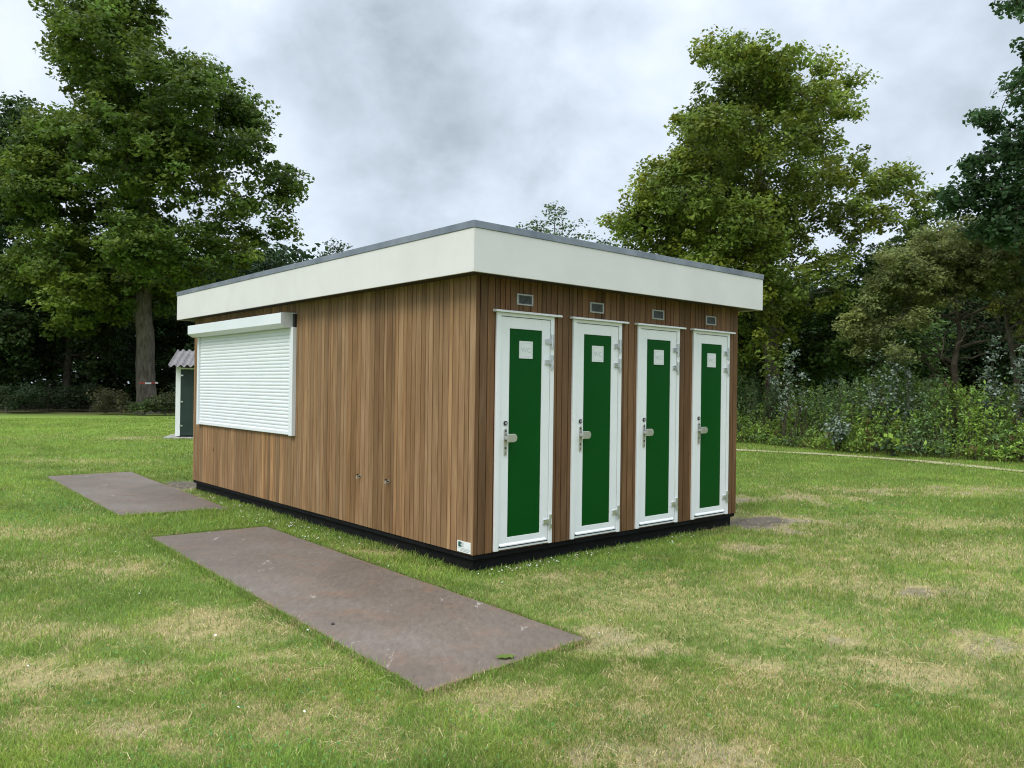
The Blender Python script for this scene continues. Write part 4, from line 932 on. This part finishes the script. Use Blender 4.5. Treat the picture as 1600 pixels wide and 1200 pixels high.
# nettles and tall weeds along the path, right
BANK = [(-26, 47), (-12, 38), (0, 30), (5.0, 26.5), (7.2, 24.2), (8.9, 20.9), (10.6, 19.4), (12.4, 17.6), (13.8, 14), (16, 10), (19, 4)]
def nettles():
    rng = np.random.default_rng(21); P = np.array(BANK, float); t = np.concatenate([[0], np.cumsum(np.hypot(*np.diff(P, axis=0).T))])
    dirs = unit(np.diff(P, axis=0)); nrm = np.stack([-dirs[:, 1], dirs[:, 0]], 1)
    n = 5600; lo, hi = t[2], t[-2]
    u = rng.uniform(lo, hi, n); seg = np.clip(np.searchsorted(t, u) - 1, 0, len(nrm) - 1)
    dep = rng.uniform(0, 1, n) ** 1.35 * 4.2
    x = np.interp(u, t, P[:, 0]) + nrm[seg, 0] * dep; y = np.interp(u, t, P[:, 1]) + nrm[seg, 1] * dep
    big = fbm(u * .45, dep * .5, 3, 71)
    H = (0.30 + 1.65 * sstep(0.0, 1.5, dep + (big - .5) * 1.6)) * (0.62 + .75 * fbm(x * .55, y * .55, 3, 72)) * rng.uniform(.78, 1.12, n)
    tb = Tubes(); C = []; cols = []; sz = []
    kind = fbm(x * .8, y * .8, 3, 73) + rng.normal(0, .08, n)
    for i in range(n):
        h = H[i]; lean = rng.normal(0, .07, 2) * h; top = np.array([x[i] + lean[0], y[i] + lean[1], h])
        if i % 3 == 0: tb.add(np.array([[x[i], y[i], 0], [x[i] + lean[0] * .4, y[i] + lean[1] * .4, h * .55], top]), [.008, .007, .003], 3)
        m = int(8 + 12 * h); s = np.sqrt(rng.uniform(.04, 1, m)); a = rng.uniform(0, 2 * math.pi, m); rr = (.03 + .16 * (1.1 - s)) * rng.uniform(.5, 1.2, m)
        c = np.stack([x[i] + lean[0] * s + rr * np.cos(a), y[i] + lean[1] * s + rr * np.sin(a), h * s], 1); C.append(c)
        q = kind[i]
        base = np.array([.175, .265, .046]) if q > .55 else (np.array([.130, .215, .046]) if q > .42 else np.array([.105, .165, .066]))
        b = base * rng.uniform(.65, 1.45) * (1.0 + .25 * sstep(8.5, 11.5, x[i]))
        if rng.uniform() < .035: b = np.array([.16, .105, .05]) * rng.uniform(.6, 1.3)
        lowdry = rng.uniform(0, 1, m) < .10 * (s < .45)
        cl = b * rng.uniform(.75, 1.3, (m, 1)); cl[lowdry] = np.array([.15, .11, .055]); cols.append(cl); sz.append(np.full(m, rng.uniform(.075, .12)))
    C = np.concatenate(C); V, cc = leaf_quads(C, np.concatenate(sz), np.concatenate(cols), rng, up=.45, wid=.5, droop=.25); k = np.arange(len(C)) * 4
    tag(link('undergrowth', np_mesh('undergrowth', V, [np.stack([k, k + 1, k + 2, k + 3], 1)], cc), M_leaf), 'bank of nettles and tall weeds along the sandy path', 'undergrowth', kind='stuff')
    # dry stalks standing in it, one tangle
    for q in range(420):
        uu = rng.uniform(lo, hi); dd = rng.uniform(.2, 2.6); sg = min(len(nrm) - 1, max(0, np.searchsorted(t, uu) - 1))
        bx = np.interp(uu, t, P[:, 0]) + nrm[sg, 0] * dd; by = np.interp(uu, t, P[:, 1]) + nrm[sg, 1] * dd; h = rng.uniform(.5, 1.9)
        e = np.array([bx + rng.normal(0, .25), by + rng.normal(0, .2), h]); tb.add(curve((bx, by, 0), e, rng, 5, 0, .05), np.linspace(.008, .003, 5), 3)
    tag(link('weed_stalks', tb.mesh('weed_stalks'), M_shadebark), 'dry pale stalks standing among the nettles', 'stalks', kind='stuff')
nettles()

# silver leaved saplings among the nettles
def sapling(label, px, top, D, wpx, seed, name='poplar_sapling', col=(.33, .385, .33), leaf=.085, n=420, group='silver leaved saplings in the nettle bank'):
    rng = np.random.default_rng(seed); g = at(px, 700, D); g[2] = 0; tp_ = at(px + rng.normal(0, 6), top, D); h = tp_[2]
    tb = Tubes(); C = []
    for s_ in range(4):
        off = rng.normal(0, wpx * D / F * .75, 2) if s_ else np.zeros(2); hh = h * (1 if s_ == 0 else rng.uniform(.62, .9))
        e = np.array([g[0] + off[0], g[1] + off[1], hh]); p = curve(g, e, rng, 9, 0, .03); tb.add(p, np.linspace(.022, .004, 9), 5)
        for q in range(9):
            k = rng.integers(3, 9); a = rng.uniform(0, 2 * math.pi); l = rng.uniform(.1, .60) * (1.25 - k / 9)
            e2 = p[k] + np.array([math.cos(a) * l, math.sin(a) * l, l * .7]); b = curve(p[k], e2, rng, 4, 0, .05); tb.add(b, np.linspace(.006, .002, 4), 3)
            m = max(4, n // 36); tt = rng.uniform(.2, 1.05, m)[:, None]; C.append(p[k] + (e2 - p[k]) * tt + rng.normal(0, .07, (m, 3)))
        m = n // 10; C.append(p[rng.integers(4, 9, m)] + rng.normal(0, .06, (m, 3)))
    C = np.concatenate(C); m = len(C)
    cols = np.where(rng.uniform(0, 1, (m, 1)) < .5, np.array(col), np.array([.06, .105, .05])) * rng.uniform(.7, 1.35, (m, 1))
    V, cc = leaf_quads(C, np.full(m, leaf), cols, rng, up=.45, wid=.75, droop=.1); k = np.arange(m) * 4
    root = empty(name, tuple(g)); tag(root, label, 'sapling' if 'sapling' in name else 'plant', group)
    V = V - g
    for v in tb.V: v -= g
    link('foliage', np_mesh('foliage', V, [np.stack([k, k + 1, k + 2, k + 3], 1)], cc), M_leaf, root)
    link('stem', tb.mesh('stem'), M_shadebark, root)
sapling('silver leaved sapling nearest the right end of the cabin', 1224, 540, 23.6, 26, 1)
sapling('silver leaved sapling in the middle of the nettle bank, shorter than its neighbour', 1366, 560, 21.6, 24, 2)
sapling('tallest silver leaved sapling, mid bank in front of the dark trees', 1412, 535, 21.2, 26, 3, n=560)
sapling('slim silver leaved sapling in front of the bare thicket branches', 1552, 535, 19.9, 16, 4)
sapling('silver leaved sapling at the right picture edge', 1596, 545, 19.4, 26, 5, n=600)
sapling('low silver leaved sapling near the foot of the nettle bank', 1310, 652, 21.4, 22, 6, n=320)
sapling('lime green broad leaved weed at the front of the nettle bank', 1394, 690, 19.8, 14, 7, name='weed_plant', col=(.20, .30, .045), leaf=.13, n=80, group=None)

# barrier tape round the oak trunk
def tape():
    c0 = at(228, 598, 42); rad = .485; mb = MB(); n = 40; h = .085
    c0 = np.array([(at(229, 610, 42)[0] * .8 + at(227, 540, 42)[0] * .2), 42.0, c0[2]])
    for i in range(n):
        a, b = 2 * math.pi * i / n, 2 * math.pi * (i + 1) / n; wob = lambda q: .03 * math.sin(q * 2 + .5)
        ring = []
        for q in (a, b):
            for rr, dz in ((rad, -h / 2), (rad, h / 2), (rad + .006, h / 2), (rad + .006, -h / 2)): ring.append((rr * math.cos(q), rr * math.sin(q), dz + wob(q)))
        mb.poly(ring, [(3, 7, 6, 2), (2, 6, 5, 1), (1, 5, 4, 0), (0, 4, 7, 3)], mi=(0 if (i // 4) % 2 == 0 else 1))
    mb.box(rad - .02, rad + .16, -.05, -.044, -.05, .03, mi=0)
    o = mb.build('barrier_tape', [mat('tape_white', (.78, .76, .72), .4), mat('tape_red', (.42, .05, .04), .4)], None, tuple(c0))
    tag(o, 'red and white barrier tape tied round the oak trunk', 'tape')
tape()
